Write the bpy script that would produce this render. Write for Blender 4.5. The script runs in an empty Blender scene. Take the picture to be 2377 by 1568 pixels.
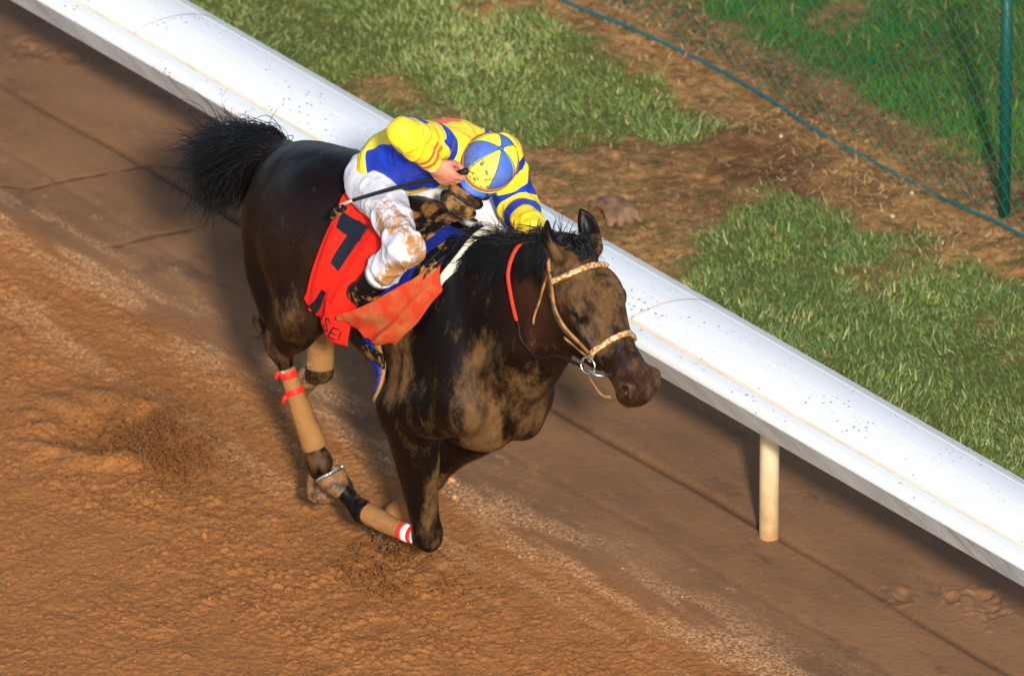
import bpy, math, random
import numpy as np
from mathutils import Vector, Matrix

random.seed(7)
RNG = np.random.default_rng(11)
scene = bpy.context.scene
COL = scene.collection

# ------------------------------------------------------------------ camera, sky, sun, exposure
# world frame: x runs along the rail in the direction of travel, y towards the infield, z up (metres)
PITCH, HEADING, DIST = math.radians(27), math.radians(52), 70.0
cam_right = Vector((math.cos(HEADING), math.sin(HEADING), 0))
cam_away = Vector((-math.sin(HEADING), math.cos(HEADING), 0))
cam_dir = cam_away * math.cos(PITCH) + Vector((0, 0, -math.sin(PITCH)))
cam_up = cam_right.cross(cam_dir)
cam_target = Vector((.294, 0, 1.229))
cam_data = bpy.data.cameras.new('camera')
cam = bpy.data.objects.new('camera', cam_data)
COL.objects.link(cam)
rot = Matrix((cam_right, cam_up, -cam_dir)).transposed()
cam.matrix_world = Matrix.Translation(cam_target - cam_dir * DIST) @ rot.to_4x4()
cam_data.sensor_width = 36
cam_data.lens = 36 * 655.0 * DIST / 2377
cam_data.clip_start, cam_data.clip_end = 1, 2000
cam_data.dof.use_dof = True
cam_data.dof.focus_distance = DIST - .35
cam_data.dof.aperture_fstop = 4.5
scene.camera = cam

SUN_ELEV, SUN_SIDE = math.radians(28), math.radians(5)
sun_h = -cam_away * math.cos(SUN_SIDE) + cam_right * math.sin(SUN_SIDE)
sun_vec = sun_h * math.cos(SUN_ELEV) + Vector((0, 0, math.sin(SUN_ELEV)))   # towards the sun
world = bpy.data.worlds.new('World')
scene.world = world
world.use_nodes = True
wn = world.node_tree
sky = wn.nodes.new('ShaderNodeTexSky')
sky.sky_type = 'NISHITA'
sky.sun_disc = False
sky.sun_elevation = SUN_ELEV
sky.sun_rotation = math.atan2(sun_vec.x, sun_vec.y)
bg = wn.nodes['Background']
bg.inputs['Strength'].default_value = .135
wn.links.new(sky.outputs['Color'], bg.inputs['Color'])
sun_data = bpy.data.lights.new('sun', 'SUN')
sun_data.energy = 3.7
sun_data.angle = math.radians(3.2)
sun_data.color = (1, .93, .82)
sun = bpy.data.objects.new('sun', sun_data)
COL.objects.link(sun)
sun.rotation_euler = sun_vec.to_track_quat('Z', 'Y').to_euler()
sun.location = sun_vec * 30
vs = scene.view_settings
vs.view_transform, vs.look, vs.gamma, vs.exposure = 'Standard', 'None', 1.0, .64
vs.use_curve_mapping = False
scene.render.engine = 'CYCLES'
scene.cycles.use_denoising = True

# ------------------------------------------------------------------ small helpers
def tag(o, label=None, cat=None, group=None, kind=None):
    if label: o['label'] = label
    if cat: o['category'] = cat
    if group: o['group'] = group
    if kind: o['kind'] = kind
    return o

def empty(name, loc=(0, 0, 0)):
    o = bpy.data.objects.new(name, None)
    o.location = loc
    COL.objects.link(o)
    return o

def link(name, me, m, parent=None, smooth=True):
    o = bpy.data.objects.new(name, me)
    COL.objects.link(o)
    if m is not None:
        me.materials.append(m)
    if smooth:
        me.polygons.foreach_set('use_smooth', np.ones(len(me.polygons), bool))
    if parent is not None:
        o.parent = parent
        o.matrix_parent_inverse = Matrix.Translation(-parent.location)
    return o

def mesh_np(name, verts, faces):
    """verts (n,3), faces (m,k) arrays, all faces with k corners"""
    verts = np.asarray(verts, np.float32); faces = np.asarray(faces, np.int32)
    me = bpy.data.meshes.new(name)
    me.vertices.add(len(verts)); me.vertices.foreach_set('co', verts.ravel())
    k = faces.shape[1]
    me.loops.add(faces.size); me.loops.foreach_set('vertex_index', faces.ravel())
    me.polygons.add(len(faces))
    me.polygons.foreach_set('loop_start', np.arange(0, faces.size, k, dtype=np.int32))
    me.update(calc_edges=True)
    return me

def attr(me, name, vals):
    vals = np.asarray(vals, np.float32)
    if vals.ndim == 1:
        a = me.attributes.new(name, 'FLOAT', 'POINT'); a.data.foreach_set('value', vals)
    else:
        if vals.shape[1] == 3: vals = np.concatenate([vals, np.ones((len(vals), 1), np.float32)], 1)
        a = me.attributes.new(name, 'FLOAT_COLOR', 'POINT'); a.data.foreach_set('color', vals.ravel())

def srgb(r, g, b):
    f = lambda c: (c / 255 / 12.92) if c <= 10 else ((c / 255 + .055) / 1.055) ** 2.4
    return (f(r), f(g), f(b), 1)

def lin(*c): return np.array(srgb(*c)[:3])

class N:
    """a thin layer over a material's node tree"""
    def __init__(s, name, rough=.8, spec=.3):
        s.m = bpy.data.materials.new(name); s.m.use_nodes = True
        s.t = s.m.node_tree; s.b = s.t.nodes['Principled BSDF']
        s.b.inputs['Roughness'].default_value = rough
        s.b.inputs['Specular IOR Level'].default_value = spec
    def put(s, sock, v):
        if hasattr(v, 'links') or isinstance(v, bpy.types.NodeSocket): s.t.links.new(v, sock)
        elif v is not None: sock.default_value = v
    def node(s, typ, **kw):
        n = s.t.nodes.new('ShaderNode' + typ)
        for k, v in kw.items(): setattr(n, k, v)
        return n
    def coord(s): return s.node('TexCoord').outputs['Object']
    def noise(s, scale, detail=4, rough=.55, vec=None, stretch=None, dist=0):
        n = s.node('TexNoise'); n.inputs['Scale'].default_value = scale
        n.inputs['Detail'].default_value = detail; n.inputs['Roughness'].default_value = rough
        n.inputs['Distortion'].default_value = dist
        v = vec or s.coord()
        if stretch:
            mp = s.node('Mapping'); mp.inputs['Scale'].default_value = stretch; s.put(mp.inputs['Vector'], v); v = mp.outputs[0]
        s.put(n.inputs['Vector'], v)
        return n.outputs['Fac']
    def voro(s, scale, vec=None, feature='F1', out='Distance'):
        n = s.node('TexVoronoi', feature=feature); n.inputs['Scale'].default_value = scale
        s.put(n.inputs['Vector'], vec or s.coord()); return n.outputs[out]
    def att(s, name, out='Fac'): return s.node('Attribute', attribute_name=name).outputs[out]
    def math(s, op, a, b=None, clamp=False):
        n = s.node('Math', operation=op, use_clamp=clamp); s.put(n.inputs[0], a)
        if b is not None: s.put(n.inputs[1], b)
        return n.outputs[0]
    def ramp(s, fac, lo, hi, a=0., b=1.):
        n = s.node('MapRange', interpolation_type='SMOOTHSTEP'); s.put(n.inputs[0], fac)
        for i, v in ((1, lo), (2, hi), (3, a), (4, b)): n.inputs[i].default_value = v
        return n.outputs[0]
    def mix(s, fac, a, b, mode='MIX'):
        n = s.node('Mix', data_type='RGBA', blend_type=mode)
        s.put(n.inputs[0], fac); s.put(n.inputs[6], a); s.put(n.inputs[7], b)
        return n.outputs[2]
    def color(s, c): s.put(s.b.inputs['Base Color'], c)
    def rough(s, v): s.put(s.b.inputs['Roughness'], v)
    def bump(s, h, strength=.5, dist=.01):
        n = s.node('Bump'); n.inputs['Strength'].default_value = strength; n.inputs['Distance'].default_value = dist
        s.put(n.inputs['Height'], h)
        if s.b.inputs['Normal'].is_linked:
            s.t.links.new(s.b.inputs['Normal'].links[0].from_socket, n.inputs['Normal'])
        s.t.links.new(n.outputs[0], s.b.inputs['Normal'])

def plain(name, c, rough=.6, spec=.3, metal=0., var=.12, scale=40):
    n = N(name, rough, spec); n.b.inputs['Metallic'].default_value = metal
    f = n.noise(scale, 3)
    n.color(n.mix(f, tuple(x * (1 - var) for x in c[:3]) + (1,), tuple(min(1, x * (1 + var)) for x in c[:3]) + (1,)))
    return n.m

# value noise on arrays
def _hash(ix, iy, iz, seed):
    h = (ix.astype(np.int64) * 374761393 + iy.astype(np.int64) * 668265263 + iz.astype(np.int64) * 2147483647 + seed * 1274126177) & 0xFFFFFFFF
    h = ((h ^ (h >> 13)) * 1274126177) & 0xFFFFFFFF
    h = ((h ^ (h >> 16)) * 2246822519) & 0xFFFFFFFF
    return ((h ^ (h >> 15)) & 0xFFFFFF).astype(np.float32) / np.float32(0xFFFFFF)
def vn2(x, y, f, seed=0):
    x = x * f; y = y * f; ix = np.floor(x); iy = np.floor(y); fx = x - ix; fy = y - iy
    fx = fx * fx * (3 - 2 * fx); fy = fy * fy * (3 - 2 * fy); z = np.zeros_like(ix)
    a = _hash(ix, iy, z, seed); b = _hash(ix + 1, iy, z, seed); c = _hash(ix, iy + 1, z, seed); d = _hash(ix + 1, iy + 1, z, seed)
    return (a * (1 - fx) + b * fx) * (1 - fy) + (c * (1 - fx) + d * fx) * fy
def vn3(p, f, seed=0):
    q = np.asarray(p) * f; i = np.floor(q); w = q - i; w = w * w * (3 - 2 * w); r = 0
    for dx in (0, 1):
        for dy in (0, 1):
            for dz in (0, 1):
                r = r + _hash(i[:, 0] + dx, i[:, 1] + dy, i[:, 2] + dz, seed) * (w[:, 0] if dx else 1 - w[:, 0]) * (w[:, 1] if dy else 1 - w[:, 1]) * (w[:, 2] if dz else 1 - w[:, 2])
    return r
def fbm2(x, y, f, n=4, seed=0, g=.5):
    s = 0; a = 1; t = 0
    for i in range(n):
        s = s + a * vn2(x, y, f * 2 ** i, seed + i); t += a; a *= g
    return s / t
def worley2(x, y, f, seed=0):
    x = x * f; y = y * f; ix = np.floor(x); iy = np.floor(y); z = np.zeros_like(ix); d = np.full(x.shape, 9.); d2 = d.copy()
    for i in (-1, 0, 1):
        for j in (-1, 0, 1):
            cx, cy = ix + i, iy + j; q = (cx + _hash(cx, cy, z, seed) - x) ** 2 + (cy + _hash(cx, cy, z, seed + 1) - y) ** 2
            d2 = np.minimum(d2, np.maximum(d, q)); d = np.minimum(d, q)
    return np.sqrt(d), np.sqrt(d2)
def sstep(lo, hi, x):
    t = np.clip((x - lo) / (hi - lo), 0, 1); return t * t * (3 - 2 * t)

def catmull(pts, n):
    """resample a polyline of k-vectors to n points with a Catmull-Rom spline"""
    p = np.asarray(pts, float)
    if len(p) == 2: return p[0] + (p[1] - p[0]) * np.linspace(0, 1, n)[:, None]
    q = np.vstack([2 * p[0] - p[1], p, 2 * p[-1] - p[-2]])
    seg = np.sqrt(((p[1:, :3] - p[:-1, :3]) ** 2).sum(1)) + 1e-6
    cum = np.concatenate([[0], np.cumsum(seg)]); out = []
    for s in np.linspace(0, cum[-1], n):
        i = min(int(np.searchsorted(cum, s, 'right')) - 1, len(p) - 2); t = (s - cum[i]) / seg[i]
        a, b, c, d = q[i:i + 4]
        out.append(.5 * (2 * b + (c - a) * t + (2 * a - 5 * b + 4 * c - d) * t * t + (3 * b - a - 3 * c + d) * t ** 3))
    return np.array(out)

def frames(path):
    P = np.asarray(path, float)[:, :3]; T = np.gradient(P, axis=0); T /= np.linalg.norm(T, axis=1)[:, None] + 1e-9
    up = np.array([0, 0, 1.]) if abs(T[0][2]) < .9 else np.array([1., 0, 0])
    Ns = []; n = np.cross(np.cross(T[0], up), T[0])
    for t in T:
        n = n - t * (n @ t); n = n / (np.linalg.norm(n) + 1e-9); Ns.append(n)
    Ns = np.array(Ns); return P, T, Ns, np.cross(T, Ns)

def tube_np(path, radii, seg=8, flat=1.0, caps=True):
    """verts and quads of a tube along path; flat squashes the second cross axis"""
    P, T, Nn, B = frames(path); m = len(P); r = np.broadcast_to(np.asarray(radii, float), (m,))
    a = np.linspace(0, 2 * math.pi, seg, endpoint=False)
    V = P[:, None] + r[:, None, None] * (np.cos(a)[None, :, None] * Nn[:, None] + flat * np.sin(a)[None, :, None] * B[:, None])
    V = V.reshape(-1, 3); i = np.arange(m - 1)[:, None] * seg; j = np.arange(seg)[None]
    F = np.stack([i + j, i + (j + 1) % seg, i + seg + (j + 1) % seg, i + seg + j], -1).reshape(-1, 4)
    if caps:
        V = np.vstack([V, P[0], P[-1]]); c0, c1 = len(V) - 2, len(V) - 1; jj = np.arange(seg)
        F = np.vstack([F, np.stack([jj[::1] * 0 + c0, (jj + 1) % seg, jj, jj * 0 + c0], -1), np.stack([jj * 0 + c1, (m - 1) * seg + jj, (m - 1) * seg + (jj + 1) % seg, jj * 0 + c1], -1)])
    return V, F

def build(name, parts, m, parent=None, smooth=True):
    """join (verts, quads) pieces of ONE part into one mesh object; quads with a repeated corner become triangles"""
    vs_, fs = [], []; k = 0
    for V, F in parts:
        vs_.append(np.asarray(V, float)); fs += [[int(q) + k for q in dict.fromkeys(f)] for f in np.asarray(F).tolist()]; k += len(V)
    me = bpy.data.meshes.new(name)
    me.from_pydata(np.vstack(vs_).tolist(), [], fs); me.update()
    return link(name, me, m, parent, smooth)

def box_np(lo, hi):
    (a, b, c), (d, e, f) = lo, hi
    V = [(a, b, c), (d, b, c), (d, e, c), (a, e, c), (a, b, f), (d, b, f), (d, e, f), (a, e, f)]
    return np.array(V, float), np.array([(0, 3, 2, 1), (4, 5, 6, 7), (0, 1, 5, 4), (1, 2, 6, 5), (2, 3, 7, 6), (3, 0, 4, 7)])

# ------------------------------------------------------------------ implicit surfaces: organic bodies grown as smooth unions
class Vol:
    def __init__(s, lo, hi, h):
        s.lo = np.array(lo, np.float32); s.h = h
        s.n = np.ceil((np.array(hi) - s.lo) / h).astype(int) + 1
        s.f = np.full(s.n, .5, np.float32)
        s.ax = [s.lo[i] + h * np.arange(s.n[i], dtype=np.float32) for i in range(3)]
    def box(s, lo, hi):
        i0 = np.clip(np.floor((np.array(lo) - s.lo) / s.h).astype(int), 0, s.n - 1); i1 = np.clip(np.ceil((np.array(hi) - s.lo) / s.h).astype(int) + 1, 1, s.n)
        if np.any(i1 <= i0): return None, None
        sl = tuple(slice(a, b) for a, b in zip(i0, i1))
        x = s.ax[0][sl[0]][:, None, None]; y = s.ax[1][sl[1]][None, :, None]; z = s.ax[2][sl[2]][None, None, :]
        return sl, (x, y, z)
    def join(s, sl, d, k):
        f = s.f[sl]; hh = np.maximum(k - np.abs(f - d), 0) / k
        s.f[sl] = np.minimum(f, d) - hh * hh * k * .25
    def cut(s, sl, d, k):
        f = s.f[sl]; hh = np.maximum(k - np.abs(f + d), 0) / k
        s.f[sl] = np.maximum(f, -d) + hh * hh * k * .25
    def tube(s, pts, ra, rb=None, side=(0, 1, 0), k=.03, n=None, cut=False):
        """elliptic tube: ra = radius across side, rb = radius along side"""
        rb = ra if rb is None else rb
        ra = np.broadcast_to(np.asarray(ra, float), (len(pts),)); rb = np.broadcast_to(np.asarray(rb, float), (len(pts),))
        c = np.concatenate([np.asarray(pts, float), ra[:, None], rb[:, None]], 1)
        c = catmull(c, n or (3 * len(pts) if len(pts) > 2 else 2))
        rm = np.maximum(c[:, 3], c[:, 4]).max() + k + 3 * s.h
        sl, g = s.box(c[:, :3].min(0) - rm, c[:, :3].max(0) + rm)
        if sl is None: return
        tmp = np.full(s.f[sl].shape, .5, np.float32); off = [q.start for q in sl]
        side = np.array(side, float)
        for A, B in zip(c[:-1], c[1:]):
            T = B[:3] - A[:3]; L = np.linalg.norm(T); T = T / L
            Bv = side - T * (side @ T); Bv /= np.linalg.norm(Bv); Nv = np.cross(Bv, T)
            r1 = max(A[3], B[3], A[4], B[4]) + k + 3 * s.h
            s2, (x, y, z) = s.box(np.minimum(A[:3], B[:3]) - r1, np.maximum(A[:3], B[:3]) + r1)
            if s2 is None: continue
            ls = tuple(slice(q.start - o, q.stop - o) for q, o in zip(s2, off))
            x = x - np.float32(A[0]); y = y - np.float32(A[1]); z = z - np.float32(A[2])
            f32 = np.float32
            ax = x * f32(T[0]) + y * f32(T[1]) + z * f32(T[2]); t = np.clip(ax / f32(L), 0, 1); ax = ax - t * f32(L)
            nn = x * f32(Nv[0]) + y * f32(Nv[1]) + z * f32(Nv[2]); bb = x * f32(Bv[0]) + y * f32(Bv[1]) + z * f32(Bv[2])
            a_ = f32(A[3]) + t * f32(B[3] - A[3]); b_ = f32(A[4]) + t * f32(B[4] - A[4]); m_ = (a_ + b_) * f32(.5)
            k0 = np.sqrt((nn / a_) ** 2 + (bb / b_) ** 2 + (ax / m_) ** 2)
            k1 = np.sqrt((nn / a_ ** 2) ** 2 + (bb / b_ ** 2) ** 2 + (ax / m_ ** 2) ** 2) + f32(1e-4)
            d = k0 * (k0 - 1) / k1
            tmp[ls] = np.minimum(tmp[ls], d)
        (s.cut if cut else s.join)(sl, tmp, k)
    def ell(s, c, r, ax1=(1, 0, 0), ax2=(0, 1, 0), k=.03, cut=False):
        r = np.array(r, float); rm = r.max() + k + 3 * s.h; c = np.array(c, float)
        sl, g = s.box(c - rm, c + rm)
        if sl is None: return
        a = np.array(ax1, float); a /= np.linalg.norm(a); b = np.array(ax2, float); b -= a * (a @ b); b /= np.linalg.norm(b); cc = np.cross(a, b)
        x, y, z = (q - np.float32(o) for q, o in zip(g, c)); f32 = np.float32
        u, v, w = (x * f32(e[0]) + y * f32(e[1]) + z * f32(e[2]) for e in (a, b, cc))
        k0 = np.sqrt((u / f32(r[0])) ** 2 + (v / f32(r[1])) ** 2 + (w / f32(r[2])) ** 2)
        k1 = np.sqrt((u / f32(r[0] ** 2)) ** 2 + (v / f32(r[1] ** 2)) ** 2 + (w / f32(r[2] ** 2)) ** 2) + f32(1e-4)
        (s.cut if cut else s.join)(sl, k0 * (k0 - 1) / k1, k)
    def smooth(s, it=1):
        for _ in range(it):
            for ax in range(3):
                f = np.moveaxis(s.f, ax, 0); g = f.copy(); g[1:-1] = .25 * f[:-2] + .5 * f[1:-1] + .25 * f[2:]; s.f = np.moveaxis(g, 0, ax)
    def mesh(s, keep_largest=True):
        """surface nets"""
        f = s.f; ins = f < 0; nx, ny, nz = f.shape
        c = np.zeros((nx - 1, ny - 1, nz - 1), np.uint8)
        for i in (0, 1):
            for j in (0, 1):
                for l in (0, 1): c += ins[i:nx - 1 + i, j:ny - 1 + j, l:nz - 1 + l]
        act = (c > 0) & (c < 8); I = np.argwhere(act)
        idx = np.full(act.shape, -1, np.int32); idx[act] = np.arange(len(I), dtype=np.int32)
        acc = np.zeros((len(I), 3)); cnt = np.zeros(len(I))
        cor = [(i, j, l) for i in (0, 1) for j in (0, 1) for l in (0, 1)]
        val = {q: f[I[:, 0] + q[0], I[:, 1] + q[1], I[:, 2] + q[2]] for q in cor}
        for q in cor:
            for ax in range(3):
                if q[ax] == 0:
                    w = list(q); w[ax] = 1; w = tuple(w); a, b = val[q], val[w]; m = (a < 0) != (b < 0)
                    t = np.where(m, a / np.where(m, a - b, 1), 0); p = np.zeros((len(I), 3)) + np.array(q); p[:, ax] += t
                    acc[m] += p[m]; cnt[m] += 1
        V = (I + acc / cnt[:, None]) * s.h + s.lo
        Fs = []
        for ax in range(3):
            a = np.moveaxis(ins, ax, 0); cr = a[1:] != a[:-1]; sg = a[:-1]
            o = [q for q in range(3) if q != ax]
            E = np.argwhere(cr); fl = sg[cr]
            full = np.zeros((len(E), 3), int); full[:, ax] = E[:, 0]; full[:, o[0]] = E[:, 1]; full[:, o[1]] = E[:, 2]
            ok = (full[:, o[0]] > 0) & (full[:, o[1]] > 0) & (full[:, o[0]] < f.shape[o[0]] - 1) & (full[:, o[1]] < f.shape[o[1]] - 1)
            full = full[ok]; fl = fl[ok]; q = []
            for da, db in ((-1, -1), (0, -1), (0, 0), (-1, 0)):
                g = full.copy(); g[:, o[0]] += da; g[:, o[1]] += db; q.append(idx[g[:, 0], g[:, 1], g[:, 2]])
            q = np.stack(q, 1); flip = fl if ax != 1 else ~fl
            q[~flip] = q[~flip][:, ::-1]; Fs.append(q)
        F = np.vstack(Fs); F = F[(F >= 0).all(1)]
        return V, F

def relax(V, F, it=1, lam=.5):
    for _ in range(it):
        a = np.concatenate([F[:, i] for i in range(4)]); b = np.concatenate([F[:, (i + 1) % 4] for i in range(4)])
        i = np.concatenate([a, b]); j = np.concatenate([b, a]); cnt = np.maximum(np.bincount(i, minlength=len(V)), 1)
        V = V + lam * (np.stack([np.bincount(i, V[j, q], minlength=len(V)) for q in range(3)], 1) / cnt[:, None] - V)
    return V
# ------------------------------------------------------------------ the setting: track, infield, far ground
GRASS_A = [(-6.5, 1.3), (-6.5, 3.3), (-4.6, 3.2), (-3.97, 3.06), (-3.79, 3.03), (-3.72, 3.30), (-3.49, 3.25), (-3.05, 3.21), (-2.54, 3.16), (-2.44, 2.92), (-2.72, 2.75), (-2.78, 2.52), (-3.12, 2.3), (-3.3, 1.3)]
GRASS_B = [(-1.35, 1.3), (-1.50, 1.95), (-1.63, 2.28), (-1.75, 2.62), (-2.03, 3.04), (-1.83, 3.12), (-1.51, 3.12), (-1.09, 3.19), (-.70, 3.18), (1.5, 3.15), (4.5, 3.1), (4.5, 1.3)]

def poly_sd(poly, x, y):
    """signed distance, negative inside"""
    P = np.array(poly); d = np.full(x.shape, 1e9); ins = np.zeros(x.shape, bool)
    for a, b in zip(P, np.roll(P, -1, 0)):
        e = b - a; t = np.clip(((x - a[0]) * e[0] + (y - a[1]) * e[1]) / (e @ e), 0, 1)
        d = np.minimum(d, (x - a[0] - t * e[0]) ** 2 + (y - a[1] - t * e[1]) ** 2)
        c = (a[1] > y) != (b[1] > y)
        ins ^= c & (x < (b[0] - a[0]) * (y - a[1]) / (b[1] - a[1] + 1e-12) + a[0])
    return np.where(ins, -1, 1) * np.sqrt(d)

def grass_mask(x, y):
    wob = .22 * (fbm2(x, y, 3.2, 3, 31) - .5) + .12 * (vn2(x, y, 14, 37) - .5)
    d = np.minimum(poly_sd(GRASS_A, x, y), poly_sd(GRASS_B, x, y)) + wob
    behind = 3.72 + .1 * (fbm2(x, y, 2, 2, 5) - .5) - y + wob * .8
    m = np.maximum(sstep(.07, -.07, d), sstep(.06, -.08, behind))
    thin = sstep(.78, .95, fbm2(x, y, 1.7, 3, 77) + .12)
    return np.clip(m * (1 - .8 * thin), 0, 1)

PRINTS = [(-4.65, 1.52, .10), (-4.47, 1.63, .06), (-3.05, 1.5, .08), (1.09, 1.53, .11), (.86, 1.33, .06), (.98, 1.47, .05), (-2.5, 1.45, .07), (-3.3, 1.42, .06)]
CRACKS = [[(-3.75, .74), (-3.662, .806), (-3.65, .95), (-3.608, 1.109), (-3.57, 1.26)], [(-3.13, .74), (-3.101, .797), (-3.09, .95), (-3.05, 1.06), (-3.026, 1.183)], [(-3.577, 1.267), (-3.45, 1.38), (-3.36, 1.5)], [(-2.2, .75), (-2.1, .95), (-2.12, 1.15)]]

def track_height(x, y):
    yb = y + .10 * (fbm2(x, y, 1.3, 3, 3) - .5) + .05 * (vn2(x, y, 9, 9) - .5)
    loose = sstep(.72, .42, yb)
    xs, ys = x * .8, y
    z = .035 * (fbm2(x, y, .8, 2, 1) - .5)
    deep = sstep(.5, -.2, yb)
    big = fbm2(xs, ys, 5, 3, 12) - .5
    clod = 1 - np.abs(2 * fbm2(xs, ys, 17, 2, 21) - 1)
    clod2 = 1 - np.abs(2 * vn2(xs + .03 * vn2(x, y, 12, 8), ys, 38, 23) - 1)
    fine = fbm2(x, y, 70, 2, 41) - .5
    wx, wy = x + .05 * vn2(x, y, 9, 201), y + .05 * vn2(x, y, 9, 202)
    b1 = np.abs(2 * vn2(wx, wy, 16, 203) - 1); b2 = np.abs(2 * vn2(wx + .3, wy, 33, 204) - 1); b3 = np.abs(2 * vn2(wx, wy + .3, 62, 205) - 1)
    w1, w1b = worley2(wx, wy, 26, 211); w2, w2b = worley2(wx * 1.0 + .4, wy, 52, 213); sel = sstep(.40, .7, vn2(x, y, 11, 215))
    lump = sel * np.clip(w1b - w1, 0, .5) + .5 * np.clip(w2b - w2, 0, .5)
    act = .35 + .9 * sstep(.35, .65, fbm2(x, y, 2.6, 3, 206))
    z = z + loose * ((.006 + .012 * deep) * big + act * (.002 + .002 * deep) * (.8 * b1 + b2 + b3) + (.009 + .008 * deep) * act * lump + .008 * fine)
    packed = 1 - loose
    z = z + packed * (.004 * (fbm2(x * .5, y, 10, 3, 61) - .5) + .0022 * (fbm2(x, y, 60, 2, 63) - .5))
    # wheel and drip grooves along the rail
    g = np.exp(-((y - 1.265 + .012 * (vn2(x, y * 0, 5, 71) - .5)) / .016) ** 2) * (.5 + .8 * vn2(x, y * 0, 2.2, 72))
    g2 = np.exp(-((y - .93 + .03 * (vn2(x, y * 0, 2, 73) - .5)) / .02) ** 2) * .35
    z = z - packed * .011 * (g + g2)
    for px, py, r in PRINTS:
        q = np.hypot((x - px) * 1.0, (y - py) * 1.25) * (1 + .9 * (vn2(x, y, 22, 81) - .5) + .5 * (vn2(x, y, 55, 83) - .5))
        z = z - .014 * np.exp(-(q / (r * .7)) ** 6) * (.4 + 1.1 * vn2(x, y, 45, 84)) + .006 * np.exp(-((q - r * .95) / (r * .2)) ** 2) * sstep(.3, .8, vn2(x, y, 40, 82))
    crk = packed * .8 * g
    for cr in CRACKS:
        P = np.array(cr); d = np.full(x.shape, 9.)
        for a, b in zip(P[:-1], P[1:]):
            e = b - a; t = np.clip(((x - a[0]) * e[0] + (y - a[1]) * e[1]) / (e @ e), 0, 1); d = np.minimum(d, np.hypot(x - a[0] - t * e[0], y - a[1] - t * e[1]))
        d = d + .02 * (vn2(x, y, 30, 91) - .5); z = z - .005 * np.exp(-(d / .008) ** 2); crk = np.maximum(crk, np.exp(-(d / .007) ** 2))
    # scuffed pit and ridge under the pushing fore hoof
    q = np.hypot(x + .47, y - .09); z = z - .03 * np.exp(-(q / .09) ** 2) + .022 * np.exp(-((q - .13) / .07) ** 2) * vn2(x, y, 20, 95)
    q = np.hypot(x + 1.95, y + .15); z = z - .05 * np.exp(-(q / .13) ** 2) + .035 * np.exp(-((q - .24) / .09) ** 2) * vn2(x, y, 14, 96)
    pale = np.exp(-((yb - .60) / .17) ** 2) * sstep(.36, .66, fbm2(x * .45, y * 2.2, 8, 4, 55)) + .7 * np.exp(-((yb - .22) / .16) ** 2) * sstep(.5, .72, fbm2(x * .4, y * 2.4, 6, 4, 57)) + .5 * sstep(.7, .82, fbm2(x * .5, y, 24, 3, 56)) * np.exp(-((yb - .85) / .12) ** 2)
    return z, loose, np.clip(pale, 0, 1), np.clip(crk, 0, 1)

def infield_height(x, y):
    z = .05 * (fbm2(x, y, 1.1, 3, 101) - .5) + .03 * (fbm2(x, y, 7, 4, 102) - .5) + .012 * (fbm2(x, y, 40, 2, 103) - .5)
    return z * sstep(1.9, 2.2, y)

def frame_grid(u0, u1, v0, v1, du, dv):
    u = np.arange(u0, u1, du); v = np.arange(v0, v1, dv); U, W = np.meshgrid(u, v, indexing='ij')
    X = cam_right.x * U + cam_away.x * W; Y_ = cam_right.y * U + cam_away.y * W
    nu, nv = len(u), len(v); i = np.arange(nu - 1)[:, None] * nv + np.arange(nv - 1)[None]
    F = np.stack([i, i + nv, i + nv + 1, i + 1], -1).reshape(-1, 4)
    return X.ravel(), Y_.ravel(), F

def compact(V, F, *cols):
    used = np.unique(F); mp = np.full(len(V), -1); mp[used] = np.arange(len(used))
    return (V[used], mp[F]) + tuple(c[used] for c in cols)

SPLIT = 1.9      # the edge of the track lies out of sight below the rail cover
X, Yy, F = frame_grid(-2.5, 2.8, -1.2, 6.0, .0078, .0092)
fy = Yy[F].mean(1)
zt, loose, pale, bigc = track_height(X, Yy)
Ft = F[fy < SPLIT]
V = np.stack([X, Yy, zt], 1)
Vt, Ft, loose, pale, bigc = compact(V, Ft, loose, pale, bigc)
me = mesh_np('dirt_track', Vt, Ft); attr(me, 'loose', loose); attr(me, 'pale', pale); attr(me, 'lump', bigc)
n = N('track_dirt', .92, .15)
c_loose = n.mix(n.noise(7, 7, .68), srgb(106, 66, 32), srgb(160, 104, 56))
c_loose = n.mix(n.ramp(n.noise(60, 3), .35, .7), c_loose, n.mix(n.noise(140, 2), srgb(128, 80, 42), srgb(160, 106, 60)))
c_loose = n.mix(n.math('MULTIPLY', n.ramp(n.noise(48, 4, .7), .42, .32), n.ramp(n.noise(5, 3), .35, .6)), c_loose, srgb(84, 51, 25))
c_pack = n.mix(n.ramp(n.noise(2.2, 5, .6, stretch=(.5, 1, 1)), .3, .7), srgb(106, 77, 54), srgb(128, 92, 62))
c_pack = n.mix(n.ramp(n.noise(14, 6, .68, stretch=(.6, 1, 1)), .54, .72, 0, .7), c_pack, srgb(134, 88, 52))
c_pack = n.mix(n.ramp(n.noise(5, 4, .65, stretch=(.6, 1, 1)), .56, .72), c_pack, srgb(94, 70, 52))
c_pack = n.mix(n.ramp(n.voro(70), .12, .05), c_pack, srgb(176, 130, 88))
c_pack = n.mix(n.math('MULTIPLY', n.att('lump'), .75), c_pack, srgb(66, 40, 22))  # shade inside cracks and grooves painted as darker soil colour
c = n.mix(n.att('loose'), c_pack, c_loose)
c = n.mix(n.math('MULTIPLY', n.att('pale'), n.ramp(n.noise(75, 3, .6), .38, .62, 0, .75)), c, srgb(196, 150, 106))
c = n.mix(n.math('MULTIPLY', n.ramp(n.voro(38), .10, .05, 0, .7), n.ramp(n.noise(3, 2), .5, .7)), c, srgb(190, 148, 104))
n.color(c)
n.bump(n.noise(160, 4, .65), .38, .006)
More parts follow.
